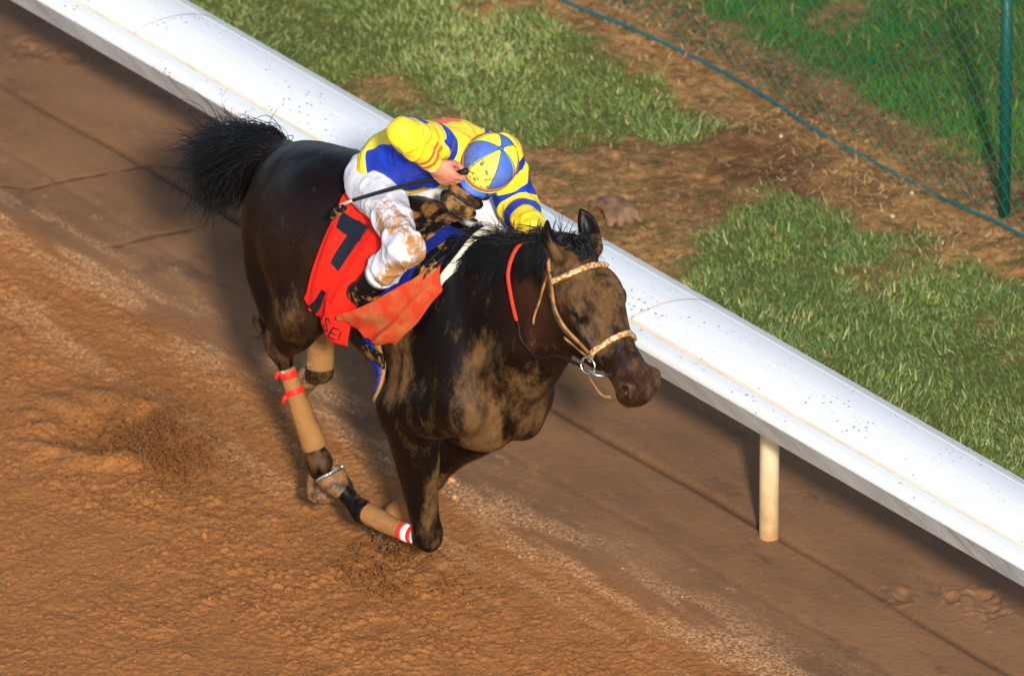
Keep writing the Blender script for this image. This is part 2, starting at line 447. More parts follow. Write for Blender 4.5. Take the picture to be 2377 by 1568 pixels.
n.bump(n.math('MULTIPLY', n.voro(62), n.att('loose')), .28, .010)
n.bump(n.noise(55, 3), .4, .008)
TRACK_MAT = n.m
track = tag(link('dirt_track', me, TRACK_MAT), 'brown dirt racetrack, loose and churned near, packed towards the rail', kind='structure')

Fi = F[fy >= SPLIT]
zi = infield_height(X, Yy); gm = grass_mask(X, Yy)
V = np.stack([X, Yy, zi + np.where(Yy < SPLIT + .1, .006, .01)], 1)
Vi, Fi, gmi = compact(V, Fi, gm)
me = mesh_np('infield_ground', Vi, Fi); attr(me, 'grass', gmi)
dark = np.exp(-(((Vi[:, 0] + 2.15) / .42) ** 2 + ((Vi[:, 1] - 3.05) / .3) ** 2)) + .5 * np.exp(-((Vi[:, 1] - 3.62) / .1) ** 2); attr(me, 'damp', np.clip(dark, 0, 1))
n = N('infield_soil', .95, .1)
c = n.mix(n.ramp(n.noise(3.5, 5, .65), .3, .7), srgb(100, 72, 44), srgb(152, 112, 68))
c = n.mix(n.ramp(n.noise(18, 4, .7), .45, .7), c, srgb(168, 126, 80))
c = n.mix(n.ramp(n.noise(8, 5, .7), .48, .66), c, srgb(88, 82, 44))
c = n.mix(n.ramp(n.noise(30, 4, .7), .55, .7), c, srgb(78, 56, 36))
c = n.mix(n.math('MULTIPLY', n.att('damp'), n.ramp(n.noise(6, 3), .25, .6)), c, srgb(84, 54, 34))
c = n.mix(n.ramp(n.voro(26), .08, .04), c, srgb(214, 190, 150))
c = n.mix(n.att('grass'), c, srgb(82, 84, 40))
n.color(c); n.bump(n.noise(90, 4, .7), .7, .012); n.bump(n.noise(24, 3), .5, .02)
SOIL_MAT = n.m
infield = tag(link('infield_ground', me, SOIL_MAT), 'bare and grassy infield soil behind the rail', kind='structure')

n = N('far_ground', .95, .1)
n.color(n.mix(n.ramp(n.noise(.15, 3), .3, .7), srgb(110, 80, 48), srgb(84, 88, 44)))
me = bpy.data.meshes.new('ground'); me.from_pydata([(-400, -400, -.09), (400, -400, -.09), (400, 400, -.09), (-400, 400, -.09)], [], [(0, 1, 2, 3)])
tag(link('ground', me, n.m, smooth=False), 'flat ground reaching beyond the track', kind='structure')

# ------------------------------------------------------------------ dirt clods lying loose on the track
def blobs(P, R, seed, sub=0):
    """many small uneven lumps as one mesh: octahedra split once"""
    r = np.random.default_rng(seed)
    b = np.array([(1, 0, 0), (-1, 0, 0), (0, 1, 0), (0, -1, 0), (0, 0, 1), (0, 0, -1)], float)
    f = np.array([(0, 2, 4), (2, 1, 4), (1, 3, 4), (3, 0, 4), (2, 0, 5), (1, 2, 5), (3, 1, 5), (0, 3, 5)])
    mids = {}; vv = list(b); nf = []
    def mid(i, j):
        k = (min(i, j), max(i, j))
        if k not in mids: m = vv[i] + vv[j]; vv.append(m / np.linalg.norm(m)); mids[k] = len(vv) - 1
        return mids[k]
    for a, c, d in f:
        p, q, s_ = mid(a, c), mid(c, d), mid(d, a); nf += [(a, p, s_), (p, c, q), (s_, q, d), (p, q, s_)]
    b = np.array(vv); f = np.array(nf); m = len(P)
    sc = R[:, None, None] * (1 + .55 * (r.random((m, len(b), 1)) - .5)) * (.65 + .7 * r.random((m, 1, 3)))
    V = P[:, None] + b[None] * sc
    Fq = f[None] + (np.arange(m) * len(b))[:, None, None]
    return V.reshape(-1, 3), Fq.reshape(-1, 3)

def scatter_uv(cnt, seed, u0=-2.4, u1=2.7, v0=-1.1, v1=5.9):
    r = np.random.default_rng(seed); u = r.uniform(u0, u1, cnt); w = r.uniform(v0, v1, cnt)
    return cam_right.x * u + cam_away.x * w, cam_right.y * u + cam_away.y * w, r

x, y, r = scatter_uv(60000, 5)
k = (y < .75) & (y > -4); x, y = x[k], y[k]
zz, lo, pa, bi = track_height(x, y)
pr = .25 * lo * (.12 + .55 * sstep(.5, .75, fbm2(x, y, 2.5, 2, 201))) + .3 * pa
k = r.random(len(x)) < pr; x, y, zz, pac = x[k], y[k], zz[k], pa[k]
R = .0022 + .0055 * r.random(len(x)) ** 4 + .010 * (r.random(len(x)) > .998)
V, Fb = blobs(np.stack([x, y, zz + R * .3], 1), R, 3)
n = N('clod_dirt', .95, .1)
n.color(n.mix(n.ramp(n.noise(7, 5, .6), .3, .7), srgb(128, 78, 38), srgb(178, 116, 64))); n.bump(n.noise(180, 3), .6, .004)
CLOD_MAT = n.m
me = mesh_np('dirt_clods', V, Fb); attr(me, 'loose', np.ones(len(V))); attr(me, 'pale', np.repeat(pac, len(V) // len(pac)) * .9)
tag(link('dirt_clods', me, TRACK_MAT), 'crumbs and clods of dirt scattered on the loose track', 'dirt', kind='stuff')

# ------------------------------------------------------------------ grass and straw
def blades(x, y, z, L, W, lean, ang, col, seed):
    r = np.random.default_rng(seed); m = len(x)
    dx, dy = np.cos(ang), np.sin(ang)
    sx, sy = -dy, dx; fac = r.uniform(-1, 1, m); 
    tx = sx * np.cos(fac) + 0 * dx; wx, wy = np.cos(fac * 1.6 + ang + 1.57), np.sin(fac * 1.6 + ang + 1.57)
    P = np.stack([x, y, z], 1); rows = []
    for t, w in ((0, 1.), (.45, .85), (.8, .5), (1, 0)):
        h = L * (t * np.cos(lean * (.35 + .65 * t))); q = L * t * np.sin(lean * (.35 + .65 * t))
        c = P + np.stack([dx * q, dy * q, h], 1)
        if w > 0:
            o = np.stack([wx, wy, 0 * wx], 1) * (W * w * .5)[:, None]; rows += [c - o, c + o]
        else: rows += [c]
    V = np.stack(rows, 1); b = (np.arange(m) * 7)[:, None]
    T = np.array([(0, 1, 3), (0, 3, 2), (2, 3, 5), (2, 5, 4), (4, 5, 6)])
    Fq = (b[:, :, None] + T[None]).reshape(-1, 3)
    me = mesh_np('grass', V.reshape(-1, 3), Fq); attr(me, 'col', np.repeat(col, 7, 0)); return me

n = N('grass_blade', .7, .22)
n.color(n.att('col', 'Color'))
n.b.inputs['Transmission Weight'].default_value = 0
n.b.inputs['Subsurface Weight'].default_value = 0
GRASS_MAT = n.m

def make_grass(cnt, seed, ymin, ymax, name, label, dens, Lr, dry):
    x, y, r = scatter_uv(cnt, seed); k = (y > ymin) & (y < ymax) & (r.random(cnt) < dens); x, y = x[k], y[k]
    k = r.random(len(x)) < grass_mask(x, y); x, y = x[k], y[k]; m = len(x)
    z = infield_height(x, y)
    tuft = fbm2(x, y, 6, 3, 301); patch = fbm2(x, y, 1.4, 3, 302)
    L = (Lr[0] + (Lr[1] - Lr[0]) * r.random(m)) * (.55 + .9 * tuft)
    lean = np.clip(.7 + 1.0 * (r.random(m) - .5) + .4 * (tuft - .5), .05, 1.45)
    ang = 2 * math.pi * (fbm2(x, y, 2.2, 2, 303) * 1.2) + 3.6 * (r.random(m) - .5)
    t = np.clip(1.1 * (patch - .3) + .5 * (fbm2(x, y, 9, 2, 305) - .4) + .5 * (r.random(m) - .35), 0, 1)[:, None]
    a, b, d = lin(84, 112, 50), lin(152, 164, 84), lin(200, 188, 136)
    bl = (r.random(m) < .25)[:, None]
    if ymin > 3: a, b, d = lin(36, 94, 26), lin(104, 142, 46), lin(178, 160, 90)
    col = a * (1 - t) + b * t
    if ymin < 3: col = np.where(bl, col * np.array([.75, .92, 1.5]), col)
    s_ = (r.random(m) < dry * (.4 + 1.2 * patch) * (1 if ymin < 3 else 1.6 * sstep(3.9, 4.8, y) + .25))[:, None] * r.random(m)[:, None]
    col = col * (1 - s_) + d * s_
    col = col * (.8 + .45 * r.random(m))[:, None]
    me = blades(x, y, z - .005, L, .0022 + .0016 * r.random(m), lean, ang, col, seed + 1)
    return tag(link(name, me, GRASS_MAT, smooth=False), label, 'grass', kind='stuff')

make_grass(900000, 21, 1.95, 3.62, 'grass', 'green grass strip growing between the white rail and the fence', .46, (.024, .055), .22)
make_grass(520000, 22, 3.62, 9, 'grass', 'darker green grass growing behind the chain link fence', .36, (.04, .085), .25)

# dry straw lying on the bare soil
x, y, r = scatter_uv(120000, 33); k = (y > 2.0) & (y < 9); x, y = x[k], y[k]
g = grass_mask(x, y)
near = np.exp(-((y - 3.4) / .33) ** 2)
k = (y > 2.0) & (y < 9) & (r.random(len(x)) < (1 - .8 * g) * (.05 + .55 * near * sstep(.30, .62, fbm2(x, y, 4, 3, 401)))); x, y = x[k], y[k]; m = len(x)
z = infield_height(x, y)
t = r.random(m)[:, None]; col = lin(120, 88, 54) * (1 - t) + lin(196, 162, 112) * t
me = blades(x, y, z + .012, .02 + .05 * r.random(m), .002 + .002 * r.random(m), 1.35 + .25 * r.random(m), 6.28 * r.random(m), col, 34)
tag(link('dry_straw', me, GRASS_MAT, smooth=False), 'dry straw and dead grass lying along the fence', 'straw', kind='stuff')

# ------------------------------------------------------------------ white running rail
def extrude(profile, x0, x1, xs=2, closed=False):
    pr = np.array(profile, float); m = len(pr); X_ = np.linspace(x0, x1, xs)
    V = np.concatenate([np.stack([np.full(m, q), pr[:, 0], pr[:, 1]], 1) for q in X_]); F_ = []
    for i in range(xs - 1):
        for j in range(m if closed else m - 1):
            a, b = i * m + j, i * m + (j + 1) % m; F_.append((a, a + m, b + m, b))
    return V, np.array(F_)

def shell(profile, th):
    """close a profile into a sheet of thickness th"""
    pr = np.array(profile, float); t = np.gradient(pr, axis=0); t /= np.linalg.norm(t, axis=1)[:, None]
    nrm = np.stack([t[:, 1], -t[:, 0]], 1); return np.vstack([pr, (pr + nrm * th)[::-1]])

def white_rail_mat(name, streak):
    n = N(name, .42, .28)
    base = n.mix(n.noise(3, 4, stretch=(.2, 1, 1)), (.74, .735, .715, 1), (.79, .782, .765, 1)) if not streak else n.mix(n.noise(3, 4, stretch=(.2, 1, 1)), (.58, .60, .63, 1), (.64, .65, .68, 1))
    sp = n.math('MULTIPLY', n.ramp(n.voro(34), .22, .12), n.ramp(n.noise(4.5, 3), .47, .62))
    base = n.mix(sp, base, srgb(122, 112, 104))
    sp2 = n.math('MULTIPLY', n.ramp(n.voro(75), .22, .10), n.ramp(n.noise(9, 2), .45, .65))
    base = n.mix(sp2, base, srgb(150, 140, 132))
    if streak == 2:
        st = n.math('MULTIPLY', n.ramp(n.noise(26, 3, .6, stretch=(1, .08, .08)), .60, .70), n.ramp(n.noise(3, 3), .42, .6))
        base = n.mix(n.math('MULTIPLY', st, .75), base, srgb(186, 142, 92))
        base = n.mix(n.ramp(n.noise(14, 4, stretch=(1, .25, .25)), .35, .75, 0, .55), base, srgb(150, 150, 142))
    n.color(base); return n.m
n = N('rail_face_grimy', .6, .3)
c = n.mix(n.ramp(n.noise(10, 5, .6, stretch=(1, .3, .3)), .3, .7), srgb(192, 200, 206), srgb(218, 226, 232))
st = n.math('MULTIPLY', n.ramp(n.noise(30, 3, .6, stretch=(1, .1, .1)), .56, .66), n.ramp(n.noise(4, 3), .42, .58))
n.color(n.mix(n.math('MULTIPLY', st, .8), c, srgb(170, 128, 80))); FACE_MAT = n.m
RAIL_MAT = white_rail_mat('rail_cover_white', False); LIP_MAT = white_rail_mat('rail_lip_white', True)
SEAM_MAT = plain('rail_seam_dust', srgb(222, 212, 190), .8)
rail = empty('running_rail', (0, 1.2, 0))
tag(rail, 'long white running rail with a broad curved cover beside the dirt track', 'rail')
joints = [-6.05, -3.095, -.135, 2.82, 5.8]
arc = [(.880, .864), (.96, .874), (1.04, .874), (1.12, .861), (1.20, .834), (1.27, .794), (1.325, .748), (1.36, .695), (1.375, .64)]
arc = [tuple(q) for q in catmull(np.array([(a, b, 0) for a, b in arc]), 22)[:, :2]]
for a, b in zip(joints[:-1], joints[1:]):
    p = build('cover_panel', [extrude(shell(arc, .012), a + .0035, b - .0035, 2, True)], RAIL_MAT, rail)
    p.data.shade_smooth(); p.modifiers.new('edges', 'EDGE_SPLIT').split_angle = math.radians(40)
    # raised joint strip under each gap
    build('joint_strip', [extrude(shell([(y_, z_ - .014) for y_, z_ in arc], .008), b - .03, b + .03, 2, True)], plain('joint_strip_grey', srgb(150, 146, 136), .6), rail)
    for yy in (1.038, 1.185, 1.30):
        zz_ = float(np.interp(yy, [q[0] for q in arc], [q[1] for q in arc]))
        bead = [(yy - .0018, zz_ + .0004), (yy, zz_ + .002), (yy + .0018, zz_ + .0004)]
        build('seam_bead', [extrude(bead, a + .004, b - .004)], SEAM_MAT, p)
lip = [(.95, .844), (.90, .846), (.878, .846), (.852, .844), (.830, .838), (.816, .825), (.8165, .809), (.86, .75), (.90, .69), (.943, .625), (.953, .631), (.91, .70), (.87, .76), (.845, .80), (.842, .81), (.85, .82), (.875, .83), (.95, .832)]
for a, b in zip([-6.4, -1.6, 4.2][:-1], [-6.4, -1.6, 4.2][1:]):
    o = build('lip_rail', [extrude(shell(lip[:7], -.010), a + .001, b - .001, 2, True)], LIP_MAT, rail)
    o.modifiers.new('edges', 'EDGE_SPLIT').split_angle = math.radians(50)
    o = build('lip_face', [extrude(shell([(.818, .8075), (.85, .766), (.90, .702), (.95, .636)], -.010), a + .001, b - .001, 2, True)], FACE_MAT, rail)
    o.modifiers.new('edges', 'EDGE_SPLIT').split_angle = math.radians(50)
dirt_line = [(.8745, .8475), (.8765, .8515), (.8795, .855)]
build('dust_line', [extrude(dirt_line, -6.05, 4.2)], plain('crease_dust', srgb(192, 180, 162), .9, .1, var=.3, scale=9), rail)
n = N('post_cream', .45, .4)
n.color(n.mix(n.ramp(n.noise(6, 4, stretch=(1, 1, .4)), .35, .7), srgb(176, 152, 112), srgb(196, 178, 146)))
sx = n.node('SeparateXYZ'); n.put(sx.inputs[0], n.coord()); zc = sx.outputs[2]
n.color(n.mix(n.math('MULTIPLY', n.ramp(n.math('ADD', zc, n.math('MULTIPLY', n.noise(22, 4), .35)), .42, .12), .8), n.b.inputs['Base Color'].links[0].from_socket, srgb(150, 108, 66)))
POST_MAT = n.m
for px in (-2.75, .219, 3.19):
    pth = catmull([(px, 1.235, -.05), (px, 1.235, .3), (px, 1.235, .62), (px, 1.21, .72), (px, 1.12, .79), (px, 1.02, .815)], 18)
    po = build('rail_post', [tube_np(pth, .0355, 20)], POST_MAT, rail)
    build('bracket', [box_np((px - .05, .94, .800), (px + .05, 1.06, .826))], POST_MAT, po, False)

# ------------------------------------------------------------------ chain link fence
FENCE_MAT = plain('fence_green_vinyl', srgb(10, 66, 56), .45, .4, var=.2)
WIRE_MAT = plain('fence_wire_green', srgb(28, 96, 80), .5, .3, var=.2)
FX, FY = -1.246, 3.50
fence = empty('chain_link_fence', (FX, FY, 0))
tag(fence, 'green chain link fence with a round post on the infield grass', 'fence')
for px in (FX - 3, FX, FX + 3):
    build('fence_post', [tube_np([(px, FY + .03, -.06), (px, FY + .03, .6), (px, FY + .03, 1.26)], .0225, 16)], FENCE_MAT, fence)
build('top_rail', [tube_np([(FX - 4.2, FY + .03, 1.2), (FX, FY + .03, 1.2), (FX + 4.2, FY + .03, 1.2)], .018, 12)], FENCE_MAT, fence)
pieces = []; w = .076; hgt = .078; 
nst = int(8.2 / (w / 2)); nz = int(1.18 / (hgt / 2))
strands = []
for i in range(nst):
    x0 = FX - 4.1 + i * w / 2; sgn = 1 if i % 2 == 0 else -1; pts = []
    for j in range(nz + 1):
        dirn = 1 if (j + i) % 2 == 0 else -1
        pts.append((x0 + dirn * w / 4, FY + .0016 * dirn, .018 + j * hgt / 2))
    strands.append(pts)
S_ = np.array(strands); S_[:, :, 0] += .004 * (vn2(S_[:, :, 0], S_[:, :, 2], 6, 501) - .5); S_[:, :, 2] += .03 * (vn2(S_[:, :, 0], S_[:, :, 2] * 0, 1.2, 502) - .5); S_[:, :, 1] += .03 * (vn2(S_[:, :, 0], S_[:, :, 2], 2.5, 503) - .5)
rw = .0021; a3 = np.array([0, 2.094, 4.189])
offs = np.stack([np.cos(a3) * rw, np.sin(a3) * rw, 0 * a3], 1)
V = (S_[:, :, None] + offs[None, None]).reshape(-1, 3); m1 = nz + 1
i = np.arange(nst)[:, None, None] * m1 * 3; j = np.arange(nz)[None, :, None] * 3; k3 = np.arange(3)[None, None]
Fw = np.stack(np.broadcast_arrays(i + j + k3, i + j + (k3 + 1) % 3, i + j + 3 + (k3 + 1) % 3, i + j + 3 + k3), -1).reshape(-1, 4)
link('wire_mesh', mesh_np('wire_mesh', V, Fw), WIRE_MAT, fence)

# ------------------------------------------------------------------ cable, root lump, stones
pts = [(-6.2, 3.30, .02), (-4.6, 3.33, .02), (-3.75, 3.335, .02), (-3.35, 3.40, .025), (-2.93, 3.455, .02), (-2.55, 3.455, .022), (-2.23, 3.432, .02), (-1.8, 3.452, .018), (-1.4, 3.44, .018), (-1.03, 3.445, .02), (.2, 3.42, .02), (2.5, 3.44, .02)]
pts = [(a, b, c + float(infield_height(np.array([a]), np.array([b]))[0])) for a, b, c in pts]
tag(build('cable', [tube_np(catmull(pts, 160), .0068, 8)], plain('cable_teal', srgb(20, 80, 86), .5, .3)), 'thin teal cable running along the ground before the chain link fence', 'cable')

rv = Vol((-.16, -.13, -.05), (.16, .13, .12), .005)
for pts, r0 in (([(-.12, -.03, -.01), (-.08, -.035, .045), (-.01, -.03, .055), (.05, -.05, .02), (.06, -.06, -.02)], [.018, .022, .024, .022, .015]), ([(-.11, .02, -.01), (-.07, .015, .055), (.0, .01, .072), (.07, -.01, .045), (.09, -.02, -.01)], [.02, .024, .026, .024, .018]),
                ([(-.06, .06, -.01), (-.03, .055, .055), (.03, .045, .065), (.09, .03, .03), (.11, .02, -.01)], [.02, .022, .024, .022, .015]), ([(.02, .03, .05), (.08, .06, .05), (.12, .07, .0)], [.024, .022, .015])):
    rv.tube(pts, r0, k=.012, n=14)
rv.ell((.02, .02, .02), (.06, .05, .035), k=.03)
rv.smooth(1); RVv, RFf = rv.mesh(); RVv = RVv * [.8, .8, .7]; RVv = RVv + np.stack([0 * RVv[:, 0]] * 2 + [.006 * (vn3(RVv, 60, 9) - .5)], 1) + np.array([-2.16, 2.39, .005])
n = N('root_brown', .8, .2); n.color(n.mix(n.ramp(n.noise(16, 5, .6), .3, .7), srgb(78, 56, 42), srgb(122, 92, 70))); n.bump(n.noise(90, 3, stretch=(1, 1, .4)), .5, .005)
tag(link('root', mesh_np('root', RVv, RFf), n.m), 'knobbly grey brown root lump on the bare soil beside the rail', 'root')
STONE = plain('stone_pale', srgb(168, 154, 134), .7)
for (px, py, r0), lb in zip(((-1.606, 3.379, .011), (-1.506, 3.205, .008), (-2.276, 3.29, .008)), ('small pale stone just in front of the teal cable near the fence post', 'tiny white stone nearest the grass tip left of the green fence post', 'small white stone by the cable at the dark soil patch')):
    V, Fb = blobs(np.array([[px, py, float(infield_height(np.array([px]), np.array([py]))[0]) + .012]]), np.array([r0]), int(px * -100))
    tag(link('stone', mesh_np('stone', V, Fb), STONE), lb, 'stone', 'small pale stones on the soil')

# dirt thrown up by the hooves
def spray(cnt, c, sp, seed, rmax, name, label):
    r = np.random.default_rng(seed); P = np.array(c) + r.normal(0, 1, (cnt, 3)) * np.array(sp)
    P[:, 2] = np.abs(P[:, 2]) + .004; clump = vn3(P, 9, seed) + .5 * vn3(P, 22, seed + 1); P = P[clump > .74]
    R = .0009 + rmax * r.random(len(P)) ** 4; V, Fb = blobs(P, R, seed + 2); me = mesh_np(name, V, Fb); attr(me, 'loose', np.ones(len(V)))
    tag(link(name, me, WET_MAT), label, 'dirt', kind='stuff')
WET_MAT = plain('thrown_dirt', srgb(112, 72, 38), .95, .1, var=.35, scale=12)
spray(15000, (-1.62, -.12, .09), (.17, .12, .12), 61, .0036, 'flying_dirt', 'cloud of dirt grains thrown up behind the hind hooves')
spray(6500, (-.36, .0, .04), (.13, .10, .055), 62, .0045, 'flying_dirt', 'burst of dirt grains under the folded fore knee')
# ------------------------------------------------------------------ the racehorse
def A3(*p): return [tuple(map(float, q)) for q in p]

hv = Vol((-1.26, -.40, -.02), (1.16, .40, 1.92), .0062)
# trunk
hv.tube(A3((.17, 0, 1.07), (.08, 0, 1.11), (-.06, 0, 1.15), (-.25, 0, 1.165), (-.45, 0, 1.20), (-.62, 0, 1.235), (-.78, 0, 1.25), (-.90, 0, 1.245), (-.96, 0, 1.24)),
        [.26, .315, .345, .315, .265, .235, .255, .24, .18], [.175, .205, .235, .255, .25, .235, .235, .215, .155], k=.05, n=26)
hv.tube(A3((.2, 0, 1.44), (.02, 0, 1.475), (-.2, 0, 1.465), (-.42, 0, 1.45)), [.06, .05, .045, .04], [.05, .045, .05, .06], k=.12)   # withers
hv.tube(A3((-.55, 0, 1.43), (-.75, 0, 1.465), (-.92, 0, 1.44), (-1.03, 0, 1.40)), [.05, .06, .06, .05], [.09, .12, .11, .07], k=.10)  # croup
# neck
hv.tube(A3((.08, 0, 1.19), (.25, 0, 1.295), (.37, 0, 1.39), (.47, 0, 1.46), (.57, 0, 1.53), (.655, 0, 1.585)),
        [.305, .283, .245, .212, .176, .145], [.18, .155, .125, .108, .094, .08], k=.07, n=18)
hv.tube(A3((.30, 0, 1.05), (.42, 0, 1.14), (.52, 0, 1.27), (.60, 0, 1.38)), [.075, .07, .06, .05], [.085, .07, .055, .05], k=.08)      # windpipe edge
# head
hP, hD, hQ = np.array([.645, 0, 1.745]), np.array([.735, 0, -.678]), np.array([-.678, 0, -.735])
def hd(s, r, y=0.): q = hP + s * hD + r * hQ; return (q[0], y, q[2])
hv.tube([hd(.03, .095), hd(.10, .115), hd(.19, .125), hd(.27, .117), hd(.35, .098), hd(.43, .078), hd(.50, .070), hd(.545, .073)],
        [.092, .115, .127, .120, .102, .084, .076, .074], [.082, .100, .106, .090, .074, .066, .066, .067], k=.05, n=20)
for s in (-1, 1):
    hv.ell(hd(.165, .195, s * .062), (.12, .105, .038), hD, hQ, k=.03)         # cheek
    hv.tube([hd(.20, .27, s * .045), hd(.30, .245, s * .034), hd(.40, .18, s * .025)], [.03, .028, .022], [.02, .018, .018], k=.035)   # jaw bar
    hv.ell(hd(.195, .03, s * .078), (.075, .045, .032), hD, hQ, k=.05)   # brow
    hv.tube([hd(.25, .065, s * .104), hd(.34, .075, s * .084), hd(.40, .072, s * .070)], [.012, .012, .01], k=.03)  # facial crest
    hv.ell(hd(.542, .036, s * .052), (.042, .034, .030), hD, hQ, k=.02)          # nostril flare
hv.ell(hd(.570, .085), (.036, .060, .056), hD, hQ, k=.03)                      # upper lip
hv.ell(hd(.550, .140), (.044, .026, .044), hD, hQ, k=.022)                       # lower lip / chin
# ears
for s, base, tip in ((-1, (.65, -.066, 1.715), (.585, -.070, 1.838)), (1, (.672, .064, 1.712), (.585, .075, 1.838))):
    b, t = np.array(base), np.array(tip); m = b * .45 + t * .55 + np.array([-.006, s * .012, .004])
    hv.tube([tuple(b), tuple(m), tuple(t)], [.043, .038, .006], [.026, .022, .005], side=(.5, -s * .9, .2), k=.02, n=9)
    o = np.array([.028, -s * .010, .008])
    hv.tube([tuple(b + o * .8 + (t - b) * .25), tuple(m + o * .75), tuple(t + o * .35)], [.026, .025, .003], [.016, .014, .003], side=(.5, -s * .9, .2), k=.008, n=9, cut=True)

def foreleg(s, sh, el, kn, fe, mid=None):
    sh, el, kn, fe = map(np.array, (sh, el, kn, fe))
    hv.tube([(.02, s * .13, 1.40), (.10, s * .15, 1.20), tuple(sh)], [.11, .13, .095], [.06, .075, .08], k=.06)        # shoulder blade
    hv.tube([tuple(sh), tuple((sh + el) / 2 + [0, s * .01, .01]), tuple(el + [.03, 0, .03])], [.095, .115, .10], [.075, .08, .075], k=.05)  # arm
    hv.tube([(-.06, s * .15, 1.24), (-.02, s * .185, 1.02), tuple(el + [-.005, 0, .04])], [.11, .11, .07], [.06, .065, .055], k=.05)   # triceps
    hv.tube([tuple(el + [-.03, s * .0, .035]), tuple(el + [-.045, s * .005, -.01])], [.048, .042], k=.035)                # point of elbow
    a = el + np.array([.045, -s * .005, .03])
    d = kn - a; f = np.array([d[2], 0, -d[0]]); f /= np.linalg.norm(f); f = f if f[0] > 0 else -f
    hv.tube([tuple(a), tuple(a + d * .3 + f * .012), tuple(a + d * .62), tuple(kn - d * .06)], [.115, .102, .072, .054], [.084, .078, .06, .05], k=.04)
    hv.tube([tuple(a + d * .12 + f * .05), tuple(a + d * .42 + f * .035), tuple(a + d * .66 + f * .02)], [.035, .035, .02], k=.035)  # extensor
    hv.ell(tuple(kn + f * .006), (.052, .048, .058), f, (0, 1, 0), k=.03)
    return a, d, f
# pectorals
for s in (-1, 1):
    hv.ell((.245, s * .075, .98), (.10, .09, .18), (1, 0, .25), (0, 1, 0), k=.09)
    hv.tube([(.61, s * .075, 1.47), (.47, s * .10, 1.30), (.33, s * .135, 1.12), (.26, s * .13, 1.0)], [.04, .045, .045, .04], k=.045)   # neck muscle
    hv.ell((.13, s * .085, .86), (.15, .07, .10), k=.06)
# right fore: folded at the knee
K, FT = (-.03, -.13, .352), (-.325, -.195, .345)
foreleg(-1, (.245, -.185, 1.00), (-.10, -.205, .825), K, FT)
hv.tube([(-.03, -.13, .335), (-.11, -.148, .322), (-.23, -.172, .330), FT], [.044, .027, .027, .040], [.040, .024, .024, .036], k=.025)
hv.tube([FT, (-.375, -.205, .372), (-.415, -.212, .40)], [.043, .034, .036], [.04, .032, .036], k=.02)
HOOF_R = (np.array([-.418, -.213, .402]), np.array([-.62, -.14, .77]))
# left fore: trailing, pushing off
foreleg(1, (.20, .14, .94), (-.04, .16, .775), (-.34, .125, .385), (-.505, .105, .175))
hv.tube([(-.34, .125, .37), (-.40, .118, .29), (-.46, .11, .215), (-.50, .105, .165)], [.044, .027, .027, .040], [.040, .024, .024, .036], k=.025)
hv.tube([(-.50, .105, .165), (-.53, .10, .13), (-.555, .098, .105)], [.043, .034, .036], k=.02)
HOOF_L = (np.array([-.555, .098, .11]), np.array([-.45, -.04, -.89]))

def hindleg(s, st, hk, tip):
    st, hk, tip = map(np.array, (st, hk, tip))
    hv.tube([(-.70, s * .13, 1.38), (-.72, s * .17, 1.20), tuple(st + [-.03, 0, .06])], [.15, .17, .12], [.09, .115, .09], k=.07)   # thigh
    hv.tube([(-.93, s * .085, 1.36), (-.965, s * .12, 1.20), (-.93, s * .15, 1.06), (-.85, s * .17, .95)], [.09, .11, .10, .085], [.075, .082, .08, .07], k=.06)   # buttock
    hv.tube([(-.56, s * .17, 1.18), tuple(st + [.03, 0, .04])], [.06, .06], [.04, .05], k=.06)           # stifle fold
    d = hk - st; 
    hv.tube([tuple(st + [-.02, 0, .02]), tuple(st + d * .35 + [-.02, 0, .0]), tuple(st + d * .7), tuple(hk)], [.10, .095, .068, .052], [.078, .07, .055, .042], k=.05)
    hv.tube([tuple(st + d * .25 + [-.1, 0, .1]), tuple(st + d * .6 + [-.09, 0, .07]), tuple(tip)], [.035, .024, .022], [.028, .02, .02], k=.035)   # tendon
    hv.tube([tuple(hk), tuple(hk * .35 + tip * .65), tuple(tip)], [.05, .040, .026], [.038, .03, .024], k=.025)    # point of hock
# right hind: swinging forward
hindleg(-1, (-.655, -.19, .985), (-.835, -.172, .80), (-.965, -.168, .845))
FH = (-.683, -.115, .372)
hv.tube([(-.845, -.17, .79), (-.81, -.16, .70), (-.745, -.138, .53), FH], [.05, .030, .028, .046], [.042, .027, .026, .042], k=.03)
hv.tube([FH, (-.688, -.108, .335), (-.70, -.104, .30)], [.046, .037, .037], k=.02)
HOOF_HR = (np.array([-.70, -.104, .305]), np.array([-.28, .02, -.95]))
# left hind: tucked up behind
hindleg(1, (-.62, .19, .99), (-.93, .13, .845), (-1.03, .135, .91))
FL = (-.955, .10, .565)
hv.tube([(-.935, .13, .84), (-.955, .12, .76), (-.962, .108, .65), FL], [.05, .030, .028, .046], [.042, .027, .026, .043], k=.03)
hv.tube([FL, (-.985, .098, .535), (-1.015, .098, .525)], [.045, .037, .037], k=.02)
HOOF_HL = (np.array([-1.012, .098, .525]), np.array([-.93, -.05, -.30]))
# dock of the tail
hv.tube(A3((-1.0, 0, 1.39), (-1.10, 0, 1.445), (-1.19, 0, 1.44)), [.055, .042, .03], k=.04)
